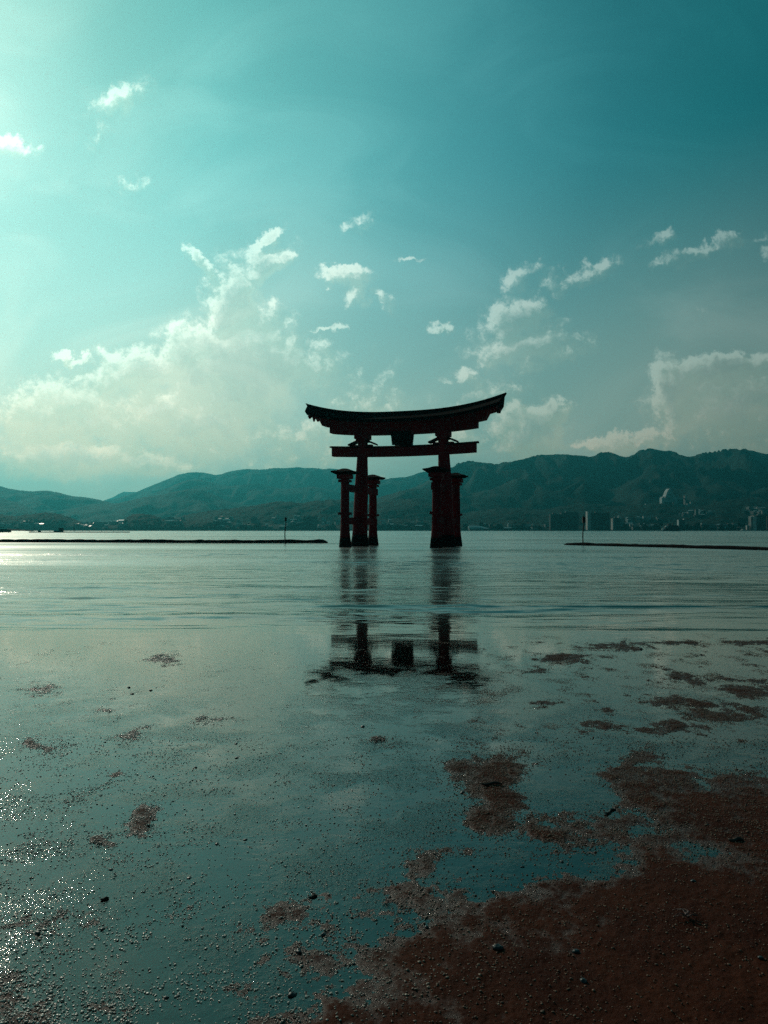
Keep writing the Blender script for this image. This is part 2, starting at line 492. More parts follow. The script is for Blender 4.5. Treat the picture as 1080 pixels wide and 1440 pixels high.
# ------------------------------------------------------------------ mesh helpers
class MB:
    """collects simple shapes and links them as ONE mesh object"""

    def __init__(self):
        self.v, self.f = [], []

    def add(self, verts, faces):
        o = len(self.v)
        self.v += [tuple(q) for q in verts]
        self.f += [tuple(i + o for i in fc) for fc in faces]
        return self

    def box(self, x0, x1, y0, y1, z0, z1, taper=0.0):
        t = taper
        vs = [(x0, y0, z0), (x1, y0, z0), (x1, y1, z0), (x0, y1, z0),
              (x0 + t, y0 + t, z1), (x1 - t, y0 + t, z1), (x1 - t, y1 - t, z1), (x0 + t, y1 - t, z1)]
        return self.add(vs, [(3, 2, 1, 0), (4, 5, 6, 7), (0, 1, 5, 4), (1, 2, 6, 5), (2, 3, 7, 6), (3, 0, 4, 7)])

    def rings(self, rings, cap=True):
        n = len(rings[0])
        vs = [p for r in rings for p in r]
        fs = []
        for i in range(len(rings) - 1):
            for j in range(n):
                a, b = i * n + j, i * n + (j + 1) % n
                fs.append((a, b, b + n, a + n))
        if cap:
            fs.append(tuple(range(n - 1, -1, -1)))
            fs.append(tuple(range((len(rings) - 1) * n, len(rings) * n)))
        return self.add(vs, fs)

    def tube(self, p0, p1, r0, r1=None, n=8):
        p0, p1 = Vector(p0), Vector(p1)
        r1 = r0 if r1 is None else r1
        q = (p1 - p0).to_track_quat('Z', 'Y')
        rg = []
        for p, r in ((p0, r0), (p1, r1)):
            rg.append([p + q @ Vector((math.cos(a) * r, math.sin(a) * r, 0)) for a in [2 * math.pi * i / n for i in range(n)]])
        return self.rings(rg)

    def gable(self, x0, x1, y0, y1, z0, h, over=0.0):
        """roof prism, ridge along x"""
        ym = (y0 + y1) / 2
        a, b = x0 - over, x1 + over
        c, d = y0 - over, y1 + over
        vs = [(a, c, z0), (b, c, z0), (b, d, z0), (a, d, z0), (a, ym, z0 + h), (b, ym, z0 + h)]
        return self.add(vs, [(3, 2, 1, 0), (0, 1, 5, 4), (2, 3, 4, 5), (1, 2, 5), (3, 0, 4)])

    def build(self, name, mat, parent=None, loc=None, smooth=False, bevel=0.0):
        me = bpy.data.meshes.new(name)
        me.from_pydata(self.v, [], self.f)
        bm = bmesh.new()
        bm.from_mesh(me)
        bmesh.ops.recalc_face_normals(bm, faces=bm.faces)
        if bevel:
            bmesh.ops.bevel(bm, geom=[e for e in bm.edges if len(e.link_faces) == 2 and e.calc_face_angle(0) > .6],
                            offset=bevel, segments=1, affect='EDGES', clamp_overlap=True)
        bm.to_mesh(me)
        bm.free()
        if smooth:
            me.shade_smooth()
        me.materials.append(mat)
        o = bpy.data.objects.new(name, me)
        COL.objects.link(o)
        if parent is not None:
            o.parent = parent
        if loc is not None:
            o.location = loc
        return o


def tag(o, label=None, cat=None, group=None, kind=None):
    if label:
        o['label'] = label
    if cat:
        o['category'] = cat
    if group:
        o['group'] = group
    if kind:
        o['kind'] = kind
    return o


def empty(name, loc, rz=0.0):
    o = bpy.data.objects.new(name, None)
    COL.objects.link(o)
    o.location = loc
    o.rotation_euler = (0, 0, rz)
    o.empty_display_size = 1.0
    return o


def copy_tree(o, parent=None):
    c = o.copy()
    COL.objects.link(c)
    if parent is not None:
        c.parent = parent
    for ch in list(o.children):
        copy_tree(ch, c)
    return c


def grid_mesh(name, X, Y, Z, mat, smooth=True, kind=None):
    r, c = X.shape
    me = bpy.data.meshes.new(name)
    nv = r * c
    me.vertices.add(nv)
    co = np.stack([X, Y, Z], -1).reshape(-1, 3).astype(np.float32)
    me.vertices.foreach_set('co', co.ravel())
    i = np.arange(nv).reshape(r, c)
    q = np.stack([i[:-1, :-1], i[:-1, 1:], i[1:, 1:], i[1:, :-1]], -1).reshape(-1, 4)
    me.loops.add(q.size)
    me.loops.foreach_set('vertex_index', q.ravel().astype(np.int32))
    me.polygons.add(len(q))
    me.polygons.foreach_set('loop_start', (np.arange(len(q)) * 4).astype(np.int32))
    me.update(calc_edges=True)
    if smooth:
        me.shade_smooth()
    me.materials.append(mat)
    o = bpy.data.objects.new(name, me)
    COL.objects.link(o)
    if kind:
        o['kind'] = kind
    return o


# ------------------------------------------------------------------ tidal flat
# sand banks standing clear of the film, by where they lie: (px, py, rx, ry, height)
BANKS = [
    (880, 1400, 380, 150, 1.2), (740, 1420, 280, 100, .9), (960, 1290, 260, 130, 1.2), (1050, 1170, 150, 75, .95), (800, 1330, 260, 80, .85),
    (600, 1440, 190, 70, .95), (470, 1435, 120, 45, .62), (390, 1440, 60, 30, .5), (700, 1290, 150, 40, .55),
    (700, 1100, 50, 34, 1.0), (690, 1142, 42, 24, .95), (705, 1122, 50, 34, .95), (660, 1080, 26, 22, .6), (735, 1085, 24, 14, .6),
    (900, 1105, 70, 26, .9), (850, 1090, 36, 12, .7), (985, 1130, 70, 24, .75), (860, 1150, 40, 12, .6), (950, 1085, 34, 12, .6), (1040, 1105, 60, 18, .6),
    (900, 1062, 30, 12, .6), (600, 1215, 34, 22, .75), (640, 1200, 34, 10, .6), (400, 1275, 34, 26, .62),
    (210, 1150, 22, 18, .66), (160, 1180, 14, 10, .62), (60, 1042, 15, 12, .62), (190, 1032, 20, 9, .55), (170, 1088, 14, 6, .58),
    (60, 968, 26, 8, .58), (228, 926, 18, 6, .55), (155, 998, 16, 5, .5),
    (800, 926, 35, 6, 0.56), (865, 906, 42, 6, 0.54), (765, 943, 22, 6, 0.44), (945, 900, 55, 5, 0.53), (1060, 900, 57, 7, 0.68), (880, 890, 32, 4, 0.40),
    (860, 1018, 30, 9, 0.50), (820, 1030, 17, 6, 0.40), (940, 985, 42, 9, 0.50), (1010, 1005, 50, 10, 0.53), (1060, 970, 50, 9, 0.50), (970, 955, 62, 9, 0.40),
    (750, 885, 20, 3, 0.40), (740, 900, 22, 4, 0.40), (1050, 1000, 37, 8, 0.48), (780, 985, 27, 5, 0.40), (930, 1022, 37, 8, 0.44),
    (300, 1010, 30, 8, 0.37),
    (530, 1040, 12, 4, .5), (85, 1300, 60, 60, .35), (430, 1330, 60, 30, .45), (20, 1400, 50, 70, .4), (150, 1400, 60, 50, .3),
]
POOLS = [(790, 1112, 50, 22, .9), (760, 1215, 130, 30, .62), (560, 1300, 40, 22, .4), (990, 1190, 46, 18, .7), (905, 1165, 40, 10, .5), (1020, 1065, 60, 10, .5), (860, 1215, 60, 14, .5), (470, 1380, 60, 30, .3), (870, 1010, 10, 4, .6)]


def sand_height(X, Y):
    """height of the sand above the water surface at ground points X, Y (metres)"""
    Yc = np.maximum(Y, 1.2)
    px = 540 + F * X / Yc
    py = HORIZON + F * CAM_Z / Yc
    wx = fbm(X * 1.6, Y * 1.6, 4, .55, 3.7)
    wy = fbm(X * 1.6, Y * 1.6, 4, .55, 41.2)
    sx = 40 + 10 * sstep(py, 900, 1300)
    sy = 9 + 22 * sstep(py, 900, 1350)
    qx, qy = px + wx * sx, py + wy * sy
    e = np.zeros_like(X)
    for cx, cy, rx, ry, h in BANKS:
        d = ((qx - cx) / (rx * 1.3)) ** 2 + ((qy - cy) / (ry * 1.3)) ** 2
        e = np.maximum(e, h * np.exp(-d * 1.3))
    for cx, cy, rx, ry, h in POOLS:
        d = ((qx - cx) / (rx * 1.3)) ** 2 + ((qy - cy) / (ry * 1.3)) ** 2
        e = e - h * np.exp(-d * 1.3) * .7
    lumps = fbm(X * 4.5, Y * 4.5, 5, .6, 12.0)
    right = sstep(px, 560, 1000) * sstep(py, 880, 905)
    patches = fbm(X * 2.3, Y * 1.2, 5, .6, 77.0)
    e = e + .22 * lumps + right * .40 * sstep(patches, .04, .42) * (1 - .5 * sstep(py, 1020, 1080)) \
        + (1 - right) * .22 * sstep(patches, .10, .5) * sstep(py, 890, 920)
    edge = sstep(Y, 15.6, 13.6)
    h = -.0104 + .029 * e
    h = np.where(h > .006, .006 + (h - .006) * .5, h)
    dry = sstep(h, -.004, .004)
    wet = sstep(h, -.010, -.003)
    grit = fbm(X * 26, Y * 26, 3, .6, 5.0) * .0036 + fbm(X * 70, Y * 70, 2, .6, 8.0) * .0030 + fbm(X * 9, Y * 9, 3, .65, 15.0) * .0085
    h = h + grit * (.15 + .85 * wet) + .004 * dry * fbm(X * 3, Y * 3, 3, .5, 60.0) + .007 * dry * fbm(X * .9 + Y * .5, Y * 2.2, 3, .5, 70.0)
    h = h * edge - .09 * (1 - edge)
    return h, dry


def build_flat():
    inv = np.linspace(1 / 1.5, 1 / 16.0, 760)
    Ys = np.concatenate([np.array([-6.0, -2.0, 0.0, .8, 1.2]), 1 / inv, np.array([18., 24., 40., 90., 300.])])
    us = np.concatenate([[-30, -8, -3, -1.6, -1.0], np.linspace(-.72, .72, 820), [1.0, 1.6, 3, 8, 30]])
    U, YY = np.meshgrid(us, Ys)
    X = U * (np.maximum(YY, 1.2) + .35)
    H, dry = sand_height(X, YY)
    deepen = sstep(YY, 15, 60) * 1.2
    H = H - deepen
    grid_mesh('tidal_flat', X, YY, H, M['sand'], True, 'structure')


build_flat()


def build_sea():
    ys = np.concatenate([np.array([-8., -2., 2.]), np.linspace(4, 12, 9), np.arange(12.25, 30, .05), np.arange(30, 80, .10), np.geomspace(80.5, 14000, 70)])
    us = np.concatenate([[-40, -10, -4, -2, -1.2, -.8], np.linspace(-.66, .66, 640), [.8], [1.2, 2, 4, 10, 40]])
    U, Y = np.meshgrid(us, ys)
    X = U * (np.maximum(Y, 3) + 1)
    X = np.where(np.abs(X) > 16000, np.sign(X) * 16000, X)
    Z = np.zeros_like(X)
    # small long-crested wavelets running up to the edge of the flat
    for (x0, x1, Yc, slope, w, h) in ((-1.6, 12, 20.0, -.012, .16, .070), (-7, -3.2, 23.6, .02, .16, .045), (-9.5, -4.5, 22.4, .015, .14, .045),
                                      (-3.9, -1.4, 21.9, .01, .14, .030), (5.5, 12, 23.5, -.01, .16, .024), (-6, -3.5, 19.2, .008, .12, .020),
                                      (-9, -7, 20.4, .01, .12, .022), (1, 6, 27.0, 0, .22, .03)):
        yc = Yc + slope * (X - x0) + .16 * fbm(X * .35, X * 0 + Yc, 3, .5, Yc)
        env = sstep(X, x0 - .8, x0 + .8) * sstep(X, x1 + .8, x1 - .8) * (.6 + .6 * fbm(X * .5, X * 0 + Yc * 3, 2, .5, 3.0))
        t = (Y - yc) / w
        Z += h * env * np.where(t > 0, np.exp(-(t * .55) ** 2), np.exp(-(t * 1.2) ** 2))
    calm = sstep(Y, 12.8, 19) * sstep(Y, 80, 62)
    near = Y < 81
    Xn, Yn = X[near], Y[near]
    gust = .45 + 1.1 * sstep(fbm(Xn * .035, Yn * .12, 4, .55, 14.0), -.25, .35)
    wv = (.016 + .020 * sstep(Yn, 18, 50)) * fbm(Xn * .55, Yn * 2.0, 3, .58, 9.0) + .050 * fbm(Xn * .16, Yn * .6, 3, .5, 2.0) + .030 * fbm(Xn * .06, Yn * .22, 2, .5, 6.0)
    Z[near] += calm[near] * gust * wv
    Z = np.where(Y > 80, 0, Z)
    grid_mesh('sea', X, Y, Z, M['water'], True, 'structure')


build_sea()


# ------------------------------------------------------------------ pellets, pebbles and drift on the flat
def ico(sub):
    bm = bmesh.new()
    bmesh.ops.create_icosphere(bm, subdivisions=sub, radius=1.0)
    v = np.array([q.co[:] for q in bm.verts])
    f = np.array([[q.index for q in fc.verts] for fc in bm.faces])
    bm.free()
    return v, f


def scatter(n, y0, y1, weight):
    Y = np.sqrt(RNG.uniform(y0 ** 2, y1 ** 2, n))
    X = RNG.uniform(-.62, .62, n) * (Y + .2)
    px, py = 540 + F * X / Y, HORIZON + F * CAM_Z / Y
    h, dry = sand_height(X, Y)
    keep = RNG.uniform(0, 1, n) < weight(X, Y, px, py, h, dry)
    return X[keep], Y[keep], h[keep]


def balls(X, Y, Zb, S, sub):
    """little lumps of radius S at X, Y, Zb as one vertex and one face array"""
    v, f = ico(sub)
    m = len(X)
    sc = S[:, None] * np.stack([RNG.uniform(.75, 1.3, m), RNG.uniform(.75, 1.2, m), RNG.uniform(.42, .75, m)], 1)
    q = v[None] * sc[:, None, :] * (1 + RNG.uniform(-.14, .14, (m, len(v), 1)))
    a = RNG.uniform(0, 6.28, m)
    ca, sa = np.cos(a)[:, None], np.sin(a)[:, None]
    x, y = q[..., 0] * ca - q[..., 1] * sa + X[:, None], q[..., 0] * sa + q[..., 1] * ca + Y[:, None]
    V = np.stack([x, y, q[..., 2] + Zb[:, None]], -1).reshape(-1, 3)
    Fc = (f[None] + (np.arange(m) * len(v))[:, None, None]).reshape(-1, 3)
    return V, Fc


def build_pellets():
    def w_pellet(X, Y, px, py, h, dry):
        cl = fbm(X * 2.4, Y * 2.4, 4, .6, 31.0)
        st = fbm(X * 1.0 + Y * .35, Y * 1.5 - X * .6, 4, .55, 55.0)
        w = .05 + .50 * sstep(cl, .00, .45) * sstep(st, -.2, .25)
        rimz = sstep(h, -.011, -.004) * sstep(h, .006, .000)
        lowr = sstep(px, 420, 620) * sstep(py, 1180, 1280)
        w = w * (1 - .6 * lowr) + .34 * dry * (.12 + .88 * sstep(cl, .0, .35)) * (1 - .35 * lowr) + .5 * rimz * (.4 + .6 * sstep(py, 1100, 900))
        left = sstep(px, 420, 40) * sstep(py, 960, 1200)
        w = w + 1.1 * left * sstep(st, -.12, .25) * (.25 + .75 * sstep(cl, -.2, .2))
        corner = sstep(px, 260, 0) * sstep(py, 1200, 1400)
        w = w + .9 * corner * sstep(cl, -.3, .1)
        w = w * (1 - .8 * np.exp(-(((px - 800) / 60) ** 2 + ((py - 1112) / 30) ** 2)))
        return w * (.35 + .65 * sstep(py, 930, 1050)) * (1 - .5 * sstep(px, 600, 800) * sstep(py, 1180, 1260)) * .62

    def w_streak(X, Y, px, py, h, dry):
        # thin broken streaks of grit left lying in the film beyond the banks
        a = fbm(X * 1.9 + 4, Y * 1.5, 5, .62, 23.0)
        side = .30 + .70 * sstep(px, 440, 700)
        z = sstep(py, 886, 905) * sstep(py, 1100, 1020)
        return z * side * sstep(a, .20 - .12 * side, .42 - .10 * side) * .8

    def w_grit(X, Y, px, py, h, dry):
        g = fbm(X * 6, Y * 6, 3, .6, 91.0)
        z = sstep(h, -.008, .001)
        far = .22 + sstep(py, 1260, 1130) + .5 * sstep(px, 480, 300)
        return z * np.clip(far, 0, 1) * (.35 + .65 * sstep(g, -.2, .2)) * (1 - .55 * sstep(px, 780, 900) * sstep(py, 1060, 1120))

    parts = []
    X, Y, h = scatter(430000, 2.6, 13.0, w_pellet)
    S = (.0034 + .0060 * RNG.beta(1.4, 4.2, len(X))) * np.where(Y > 7.5, .85, 1)
    Zb = np.maximum(h, -.001) + S * np.where(Y > 7.5, .1, np.where(h > .002, .15, .40))
    nr = Y < 3.9
    parts += [balls(X[nr], Y[nr], Zb[nr], S[nr], 2), balls(X[~nr], Y[~nr], Zb[~nr], S[~nr], 1)]
    X, Y, h = scatter(900000, 3.0, 14.2, w_grit)
    S = .0028 + .0042 * RNG.beta(1.3, 3.5, len(X))
    parts.append(balls(X, Y, np.maximum(h, -.002) + S * .35, S, 1))
    X, Y, h = scatter(700000, 6.0, 15.0, w_streak)
    S = .0030 + .0042 * RNG.beta(1.3, 3.0, len(X))
    parts.append(balls(X, Y, np.maximum(h, -.001) + S * .15, S, 1))
    off, Vs, Fs = 0, [], []
    for v, f in parts:
        Vs.append(v)
        Fs.append(f + off)
        off += len(v)
    V, Fc = np.concatenate(Vs), np.concatenate(Fs)
    me = bpy.data.meshes.new('sand_pellets')
    me.vertices.add(len(V))
    me.vertices.foreach_set('co', V.astype(np.float32).ravel())
    me.loops.add(Fc.size)
    me.loops.foreach_set('vertex_index', Fc.ravel().astype(np.int32))
    me.polygons.add(len(Fc))
    me.polygons.foreach_set('loop_start', (np.arange(len(Fc)) * 3).astype(np.int32))
    me.update(calc_edges=True)
    me.shade_smooth()
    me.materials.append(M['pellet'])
    o = bpy.data.objects.new('sand_pellets', me)
    COL.objects.link(o)
    tag(o, 'small balls of sand and grit scattered over the wet tidal flat', 'sand pellets', None, 'stuff')
    print('PELLETS', [len(p[1]) for p in parts])


build_pellets()


def lump(name, mat, r, flat=.6, seed=0, sub=3, rough=.28):
    v, f = ico(sub)
    rr = np.random.default_rng(seed)
    o = rr.uniform(0, 50)
    k = 1 + rough * fbm(v[:, 0] * 1.3 + o, v[:, 1] * 1.3 + v[:, 2] * 1.7 - o, 3, .5) * 1.6
    q = v * k[:, None] * np.array([1.2, .9, flat]) * r
    return MB().add([tuple(p) for p in q], [tuple(int(i) for i in t) for t in f]).build(name, mat, None, None, True)


def on_sand(px, py):
    g = ground(px, py)
    h, _ = sand_height(np.array([[g.x]]), np.array([[g.y]]))
    return Vector((g.x, g.y, float(h[0, 0])))


PEBBLES = [
    # px, py, radius px, label
    (700, 1337, 7, 'largest dark pebble on the brown sand bank, right of the middle'),
    (510, 1022, 3.4, 'lone round black pebble in the shallow film below the gate reflection'),
    (810, 1341, 5, 'flat dark pebble on the brown sand, far right of the largest pebble'),
    (420, 1340, 5, 'dark pebble at the near edge of the brown bank, bottom left of it'),
    (411, 1399, 6, 'squat reddish dark pebble near the bottom edge, left of the middle'),
    (821, 1385, 5, 'small black pebble near the bottom of the brown sand bank'),
    (266, 1235, 3.4, 'black pebble alone in open film, left of the small ragged bank'),
    (156, 1223, 3.4, 'black pebble beside a glinting strip of pellets in the left film'),
    (145, 1265, 3.2, 'upper one of two black pebbles by the left glitter'),
    (53, 1313, 4, 'black pebble embedded in the left foreground glitter'),
    (144, 1307, 3.4, 'dark pebble in open film below the left glitter strip'),
    (233, 1403, 4.4, 'dark pebble in the bottom left film beside a pale pellet cluster'),
    (305, 1187, 3.4, 'black pebble at the top of the left middle film'),
    (345, 1181, 3, 'black pebble right of the left middle film, high up'),
    (332, 1046, 2.6, 'black speck of a pebble on the far film, left of the gate reflection'),
    (333, 1066, 2.6, 'black speck of a pebble just below another on the far film'),
    (275, 1079, 2.6, 'small black pebble on smooth film far left of the pale bank'),
    (186, 976, 2.4, 'tiny black pebble on the far film at the left, nearest the brown patch'),
    (181, 967, 2.4, 'tiny black pebble on the far film at the left, behind another'),
    (212, 971, 2.4, 'tiny black pebble on the far film at the left, right of a pair'),
    (901, 913, 2.6, 'tiny dark pebble on the far film at the right, by the pink cloud reflection'),
    (650, 1115, 3.4, 'dark pebble at the left rim of the rounded brown bank'),
    (1070, 1352, 4, 'dark pebble at the right edge of the brown bank'),
    (600, 1305, 3.4, 'dark pebble in the grey wet strip along the brown bank'),
    (975, 1243, 3.6, 'dark pebble on the brown bank among red brown grit, right'),
    (790, 1212, 3.2, 'dark pebble in the grey wet channel, nearest the right bank'),
    (735, 1219, 3, 'dark pebble in the grey wet channel, left of another'),
    (455, 1315, 4, 'dark pebble in the grey strip, left of the brown bank'),
]
for i, (x, y, r, lb) in enumerate(PEBBLES):
    p = on_sand(x, y)
    rad = r * .9 * p.y / F
    o = lump('pebble', M['pebble'], rad, .62, i, 3)
    o.location = (p.x, p.y, max(p.z, -.004) + rad * .25)
    o.rotation_euler = (0, 0, i * 1.7)
    tag(o, lb, 'pebble', 'dark pebbles scattered over the tidal flat')


def twig(px, py, length, ang, r, label, cat='driftwood', name='driftwood_stick', mat='driftwood', bend=.15):
    p = on_sand(px, py)
    n = 9
    rg = []
    for i in range(n):
        t = i / (n - 1) - .5
        c = Vector((t * length, bend * length * math.sin(t * 5), r * .25 + .25 * r * math.sin(t * 9)))
        rr = r * (1 - .55 * abs(t * 2) ** 2)
        rg.append([c + Vector((0, math.cos(a) * rr, math.sin(a) * rr)) for a in [2 * math.pi * j / 8 for j in range(8)]])
    o = MB().rings(rg).build(name, M[mat], None, None, True)
    o.location = (p.x, p.y, max(p.z, 0) + r * .4)
    o.rotation_euler = (0, 0, ang)
    return tag(o, label, cat, 'bits of drift left by the tide' if cat == 'driftwood' else None)


twig(690, 1106, .17, -.2, .012, 'crooked dark stick lying across the rounded brown sand bank')
twig(858, 1142, .13, .5, .010, 'short dark stick on the ragged sand spit at the right')
twig(440, 1262, .05, .1, .008, 'short dark stub of wood in the film left of the brown bank')
twig(147, 1265, .045, .2, .008, 'short black stub of wood in the left foreground film')
twig(1035, 1184, .10, -.1, .014, 'thick dark stick half buried in the right hand brown sand')


def weed(px, py, size, label, seed, mat='weed'):
    """a limp clump of weed: a few ribbons lying over one another, one mesh"""
    rr = random.Random(seed)
    p = on_sand(px, py)
    mb = MB()
    for s in range(9):
        a = rr.uniform(0, 6.28)
        ln = size * rr.uniform(.5, 1.0)
        w = size * rr.uniform(.05, .12)
        cur = rr.uniform(-1.6, 1.6)
        rg = []
        for i in range(7):
            t = i / 6
            aa = a + cur * t
            c = Vector((math.cos(aa) * ln * t, math.sin(aa) * ln * t, size * (.10 + .16 * math.sin(t * 3.1) * rr.uniform(.6, 1.3))))
            sd = Vector((-math.sin(aa), math.cos(aa), 0)) * w * (1 - .7 * t)
            rg.append([c - sd, c + Vector((0, 0, -w * .25)), c + sd, c + Vector((0, 0, w * .35))])
        mb.rings(rg)
    o = mb.build('seaweed_clump', M[mat], None, None, True)
    o.location = (p.x, p.y, max(p.z, 0) + .001)
    return tag(o, label, 'seaweed')


weed(530, 1041, .09, 'small red brown weed clump stranded in the film below the gate reflection', 1)
weed(543, 1268, .045, 'dark spidery weed scrap at the edge of the brown sand bank', 2)
weed(965, 1296, .08, 'reddish weed clump among grit on the brown sand, lower right', 3)
weed(208, 1158, .07, 'reddish weed on the small ragged bank in the left film', 4)


# ------------------------------------------------------------------ torii gate
TH = R(17.5)
T_Y = 94.0
T_C = Vector(((566 - 540) / F * T_Y, T_Y, 0))


def build_torii():
    root = empty('torii_gate', T_C, -TH)
    tag(root, 'tall red wooden shrine gate with curved dark roof standing in the sea', 'torii gate')
    V, W, B = M['vermilion'], M['weathered'], M['bark']

    def trunk(cx, cy, top, lean, prof, seed, name, ang=20):
        """natural tree trunk pillar: uneven radius, leaning inward"""
        rg, n = [], ang
        zs = [q[0] for q in prof]
        for i in range(46):
            z = -1.2 + (top + 1.2) * i / 45
            r = float(np.interp(z, zs, [q[1] for q in prof]))
            t = max(z, 0) / top
            ring = []
            for j in range(n):
                a = 2 * math.pi * j / n
                wob = 1 + .05 * float(fbm(np.array([math.cos(a) * 1.2 + seed]), np.array([math.sin(a) * 1.2 + z * .16]), 3)[0]) * 2 \
                    + .05 * math.sin(3 * a + seed) * max(0, 1 - z / 5)
                ring.append((cx + lean * t + math.cos(a) * r * wob, cy + math.sin(a) * r * wob, z))
            rg.append(ring)
        return rg

    def pillar_parts(rg, mat_split, name, parent):
        # the foot darkened by the tide (barnacles and weed) is a part of the pillar
        cut = next(i for i, r in enumerate(rg) if r[0][2] > mat_split)
        p = MB().rings(rg[cut:]).build(name, V, parent, None, True)
        MB().rings(rg[:cut + 1]).build('tide_stained_foot', W, p, None, True)
        return p

    # main pillars
    for s in (-1, 1):
        prof = [(-1.2, 1.30), (0, 1.15), (1.5, .98), (4, .88), (8, .80), (11, .68), (14.2, .60)]
        pillar_parts(trunk(s * 5.55, 0, 13.55, -s * .42, prof, 3.0 + s, 'pillar'), 1.15, 'pillar', root)
    # four side posts, before and behind each pillar
    for s in (-1, 1):
        for d in (-1, 1):
            cx, cy = s * 5.55, d * 5.25
            prof = [(-1.2, .85), (0, .76), (1.2, .62), (2.4, .53), (7.6, .49)]
            lx = s * .15 if d > 0 else -s * .1
            pp = pillar_parts(trunk(cx, cy, 8.35, 0, prof, 9 + s * 2 + d, 'side_post', 14), 1.0, 'side_post', root)
            # cap: a square bearing block under a little hipped roof with flared eaves
            MB().box(cx - .78, cx + .78, cy - .78, cy + .78, 8.05, 8.55).build('bearing_block', V, pp, None, False, .03)
            rg = []
            for (hw, z) in ((1.05, 8.555), (1.30, 8.700), (1.34, 8.840), (.80, 9.060), (.30, 9.260), (.05, 9.300)):
                ring = []
                for (a, b) in ((-1, -1), (0, -1), (1, -1), (1, 0), (1, 1), (0, 1), (-1, 1), (-1, 0)):
                    up = .10 if a and b and hw > 1 else 0
                    ring.append((cx + a * hw, cy + b * hw, z + up))
                rg.append(ring)
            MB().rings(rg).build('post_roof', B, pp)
            # iron-red collars where the tie beams pass
            for z in (3.95, 7.80):
                MB().box(cx - .66, cx + .66, cy - .62, cy + .62, z - .14, z + .16).build('wedge_block', V, pp, None, False, .03)
    # tie beams running through pillar and posts
    for s in (-1, 1):
        for z in (3.1, 7.0):
            xx = s * (5.55 - .42 * z / 13.55)
            MB().box(xx - .24, xx + .24, -6.05, 6.05, z - .42, z + .42).build('tie_beam', V, root, None, False, .03)
            for e in (-1, 1):
                MB().box(xx - .36, xx + .36, e * 1.12 - .28, e * 1.12 + .28, z + .43, z + .66).build('wedge', V, root, None, False, .03)

    def sag(x):
        t = abs(x) / 12.6
        return 1.55 * t ** 2.6

    # long crossbeam through the pillars with its own narrow roofing board
    def swept(x0, x1, zf, ring, n=49):
        rg = []
        for i in range(n):
            x = x0 + (x1 - x0) * i / (n - 1)
            rg.append([(x, y, zf(x) + z) for (y, z) in ring])
        return rg
    nuki = lambda x: 11.05 + .22 * (abs(x) / 9.3) ** 2
    cb = MB().rings(swept(-9.15, 9.15, nuki, [(-.42, 0), (.42, 0), (.42, 1.10), (-.42, 1.10)])).build('crossbeam', V, root, None, False, .03)
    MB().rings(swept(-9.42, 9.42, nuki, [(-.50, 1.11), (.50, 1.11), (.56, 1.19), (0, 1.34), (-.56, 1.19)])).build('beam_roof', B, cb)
    # pillar heads
    for s in (-1, 1):
        x = s * 5.14
        MB().box(x - .62, x + .62, -.95, .95, 12.95, 13.62).build('bracket_block', V, root, None, False, .03)
        MB().box(x - .80, x + .80, -1.05, 1.05, 13.30, 13.95).build('pillar_head', V, root, None, False, .03)
        # wedges with little pitched roofs either side of the pillar, sitting on the crossbeam
        for e in (-1, 1):
            wx = x + e * .98
            wb = MB().box(wx - .30, wx + .30, -.28, .28, 12.30, 12.62).build('wedge', V, root)
            rg = []
            for (a, z) in ((x + e * .50, 13.05), (x + e * 1.75, 12.52)):
                rg.append([(a, -.72, z), (a, .72, z), (a, .72, z + .16), (a, 0, z + .24), (a, -.72, z + .16)])
            MB().rings(rg).build('wedge_roof', B, wb)
    # lintel in three steps, each longer than the one below, then the thatched roof
    top = lambda x: 13.75 + .62 * sag(x)
    MB().rings([[(x, y, z) for (y, z) in r] for x, r in
                [(sx * q, [(-.62, top(q) + 0), (.62, top(q) + 0), (.62, top(q) + .86), (-.62, top(q) + .86)])
                 for sx, q in [(-1 if v < 0 else 1, abs(v)) for v in np.linspace(-9.35, 9.35, 41)]]]).build('lower_lintel', V, root, None, False, .02)
    mid = lambda x: 14.40 + .80 * sag(x)
    rg = []
    for v in np.linspace(-1, 1, 49):
        ring = []
        for (y, z, L) in ((-.85, 0, 10.3), (.85, 0, 10.3), (.85, .75, 10.75), (-.85, .75, 10.75)):
            x = v * L
            ring.append((x, y, mid(x) + z))
        rg.append(ring)
    MB().rings(rg).build('upper_lintel', V, root, None, False, .02)
    rt = lambda x: 14.95 + 1.0 * sag(x)
    rg = []
    for v in np.linspace(-1, 1, 61):
        ring = []
        for (y, z, L) in ((-1.05, 0, 11.35), (1.05, 0, 11.35), (1.55, .28, 11.75), (-1.55, .28, 11.75)):
            x = v * L
            ring.append((x, y, rt(x) + z - .05))
        rg.append(ring)
    ea = MB().rings(rg).build('eaves_board', V, root)
    rg = []
    for v in np.linspace(-1, 1, 61):
        ring = []
        for (y, z, L) in ((-1.95, .12, 11.85), (-1.30, .24, 11.75), (1.30, .24, 11.75), (1.95, .12, 11.85), (2.0, .50, 12.15), (1.1, .98, 12.35), (.42, 1.30, 12.5),
                          (.40, 1.62, 12.75), (-.40, 1.62, 12.75), (-.42, 1.30, 12.5), (-1.1, .98, 12.35), (-2.0, .50, 12.15)):
            x = v * L
            ring.append((x, y, rt(x) + z))
        rg.append(ring)
    MB().rings(rg).build('thatched_roof', B, root)
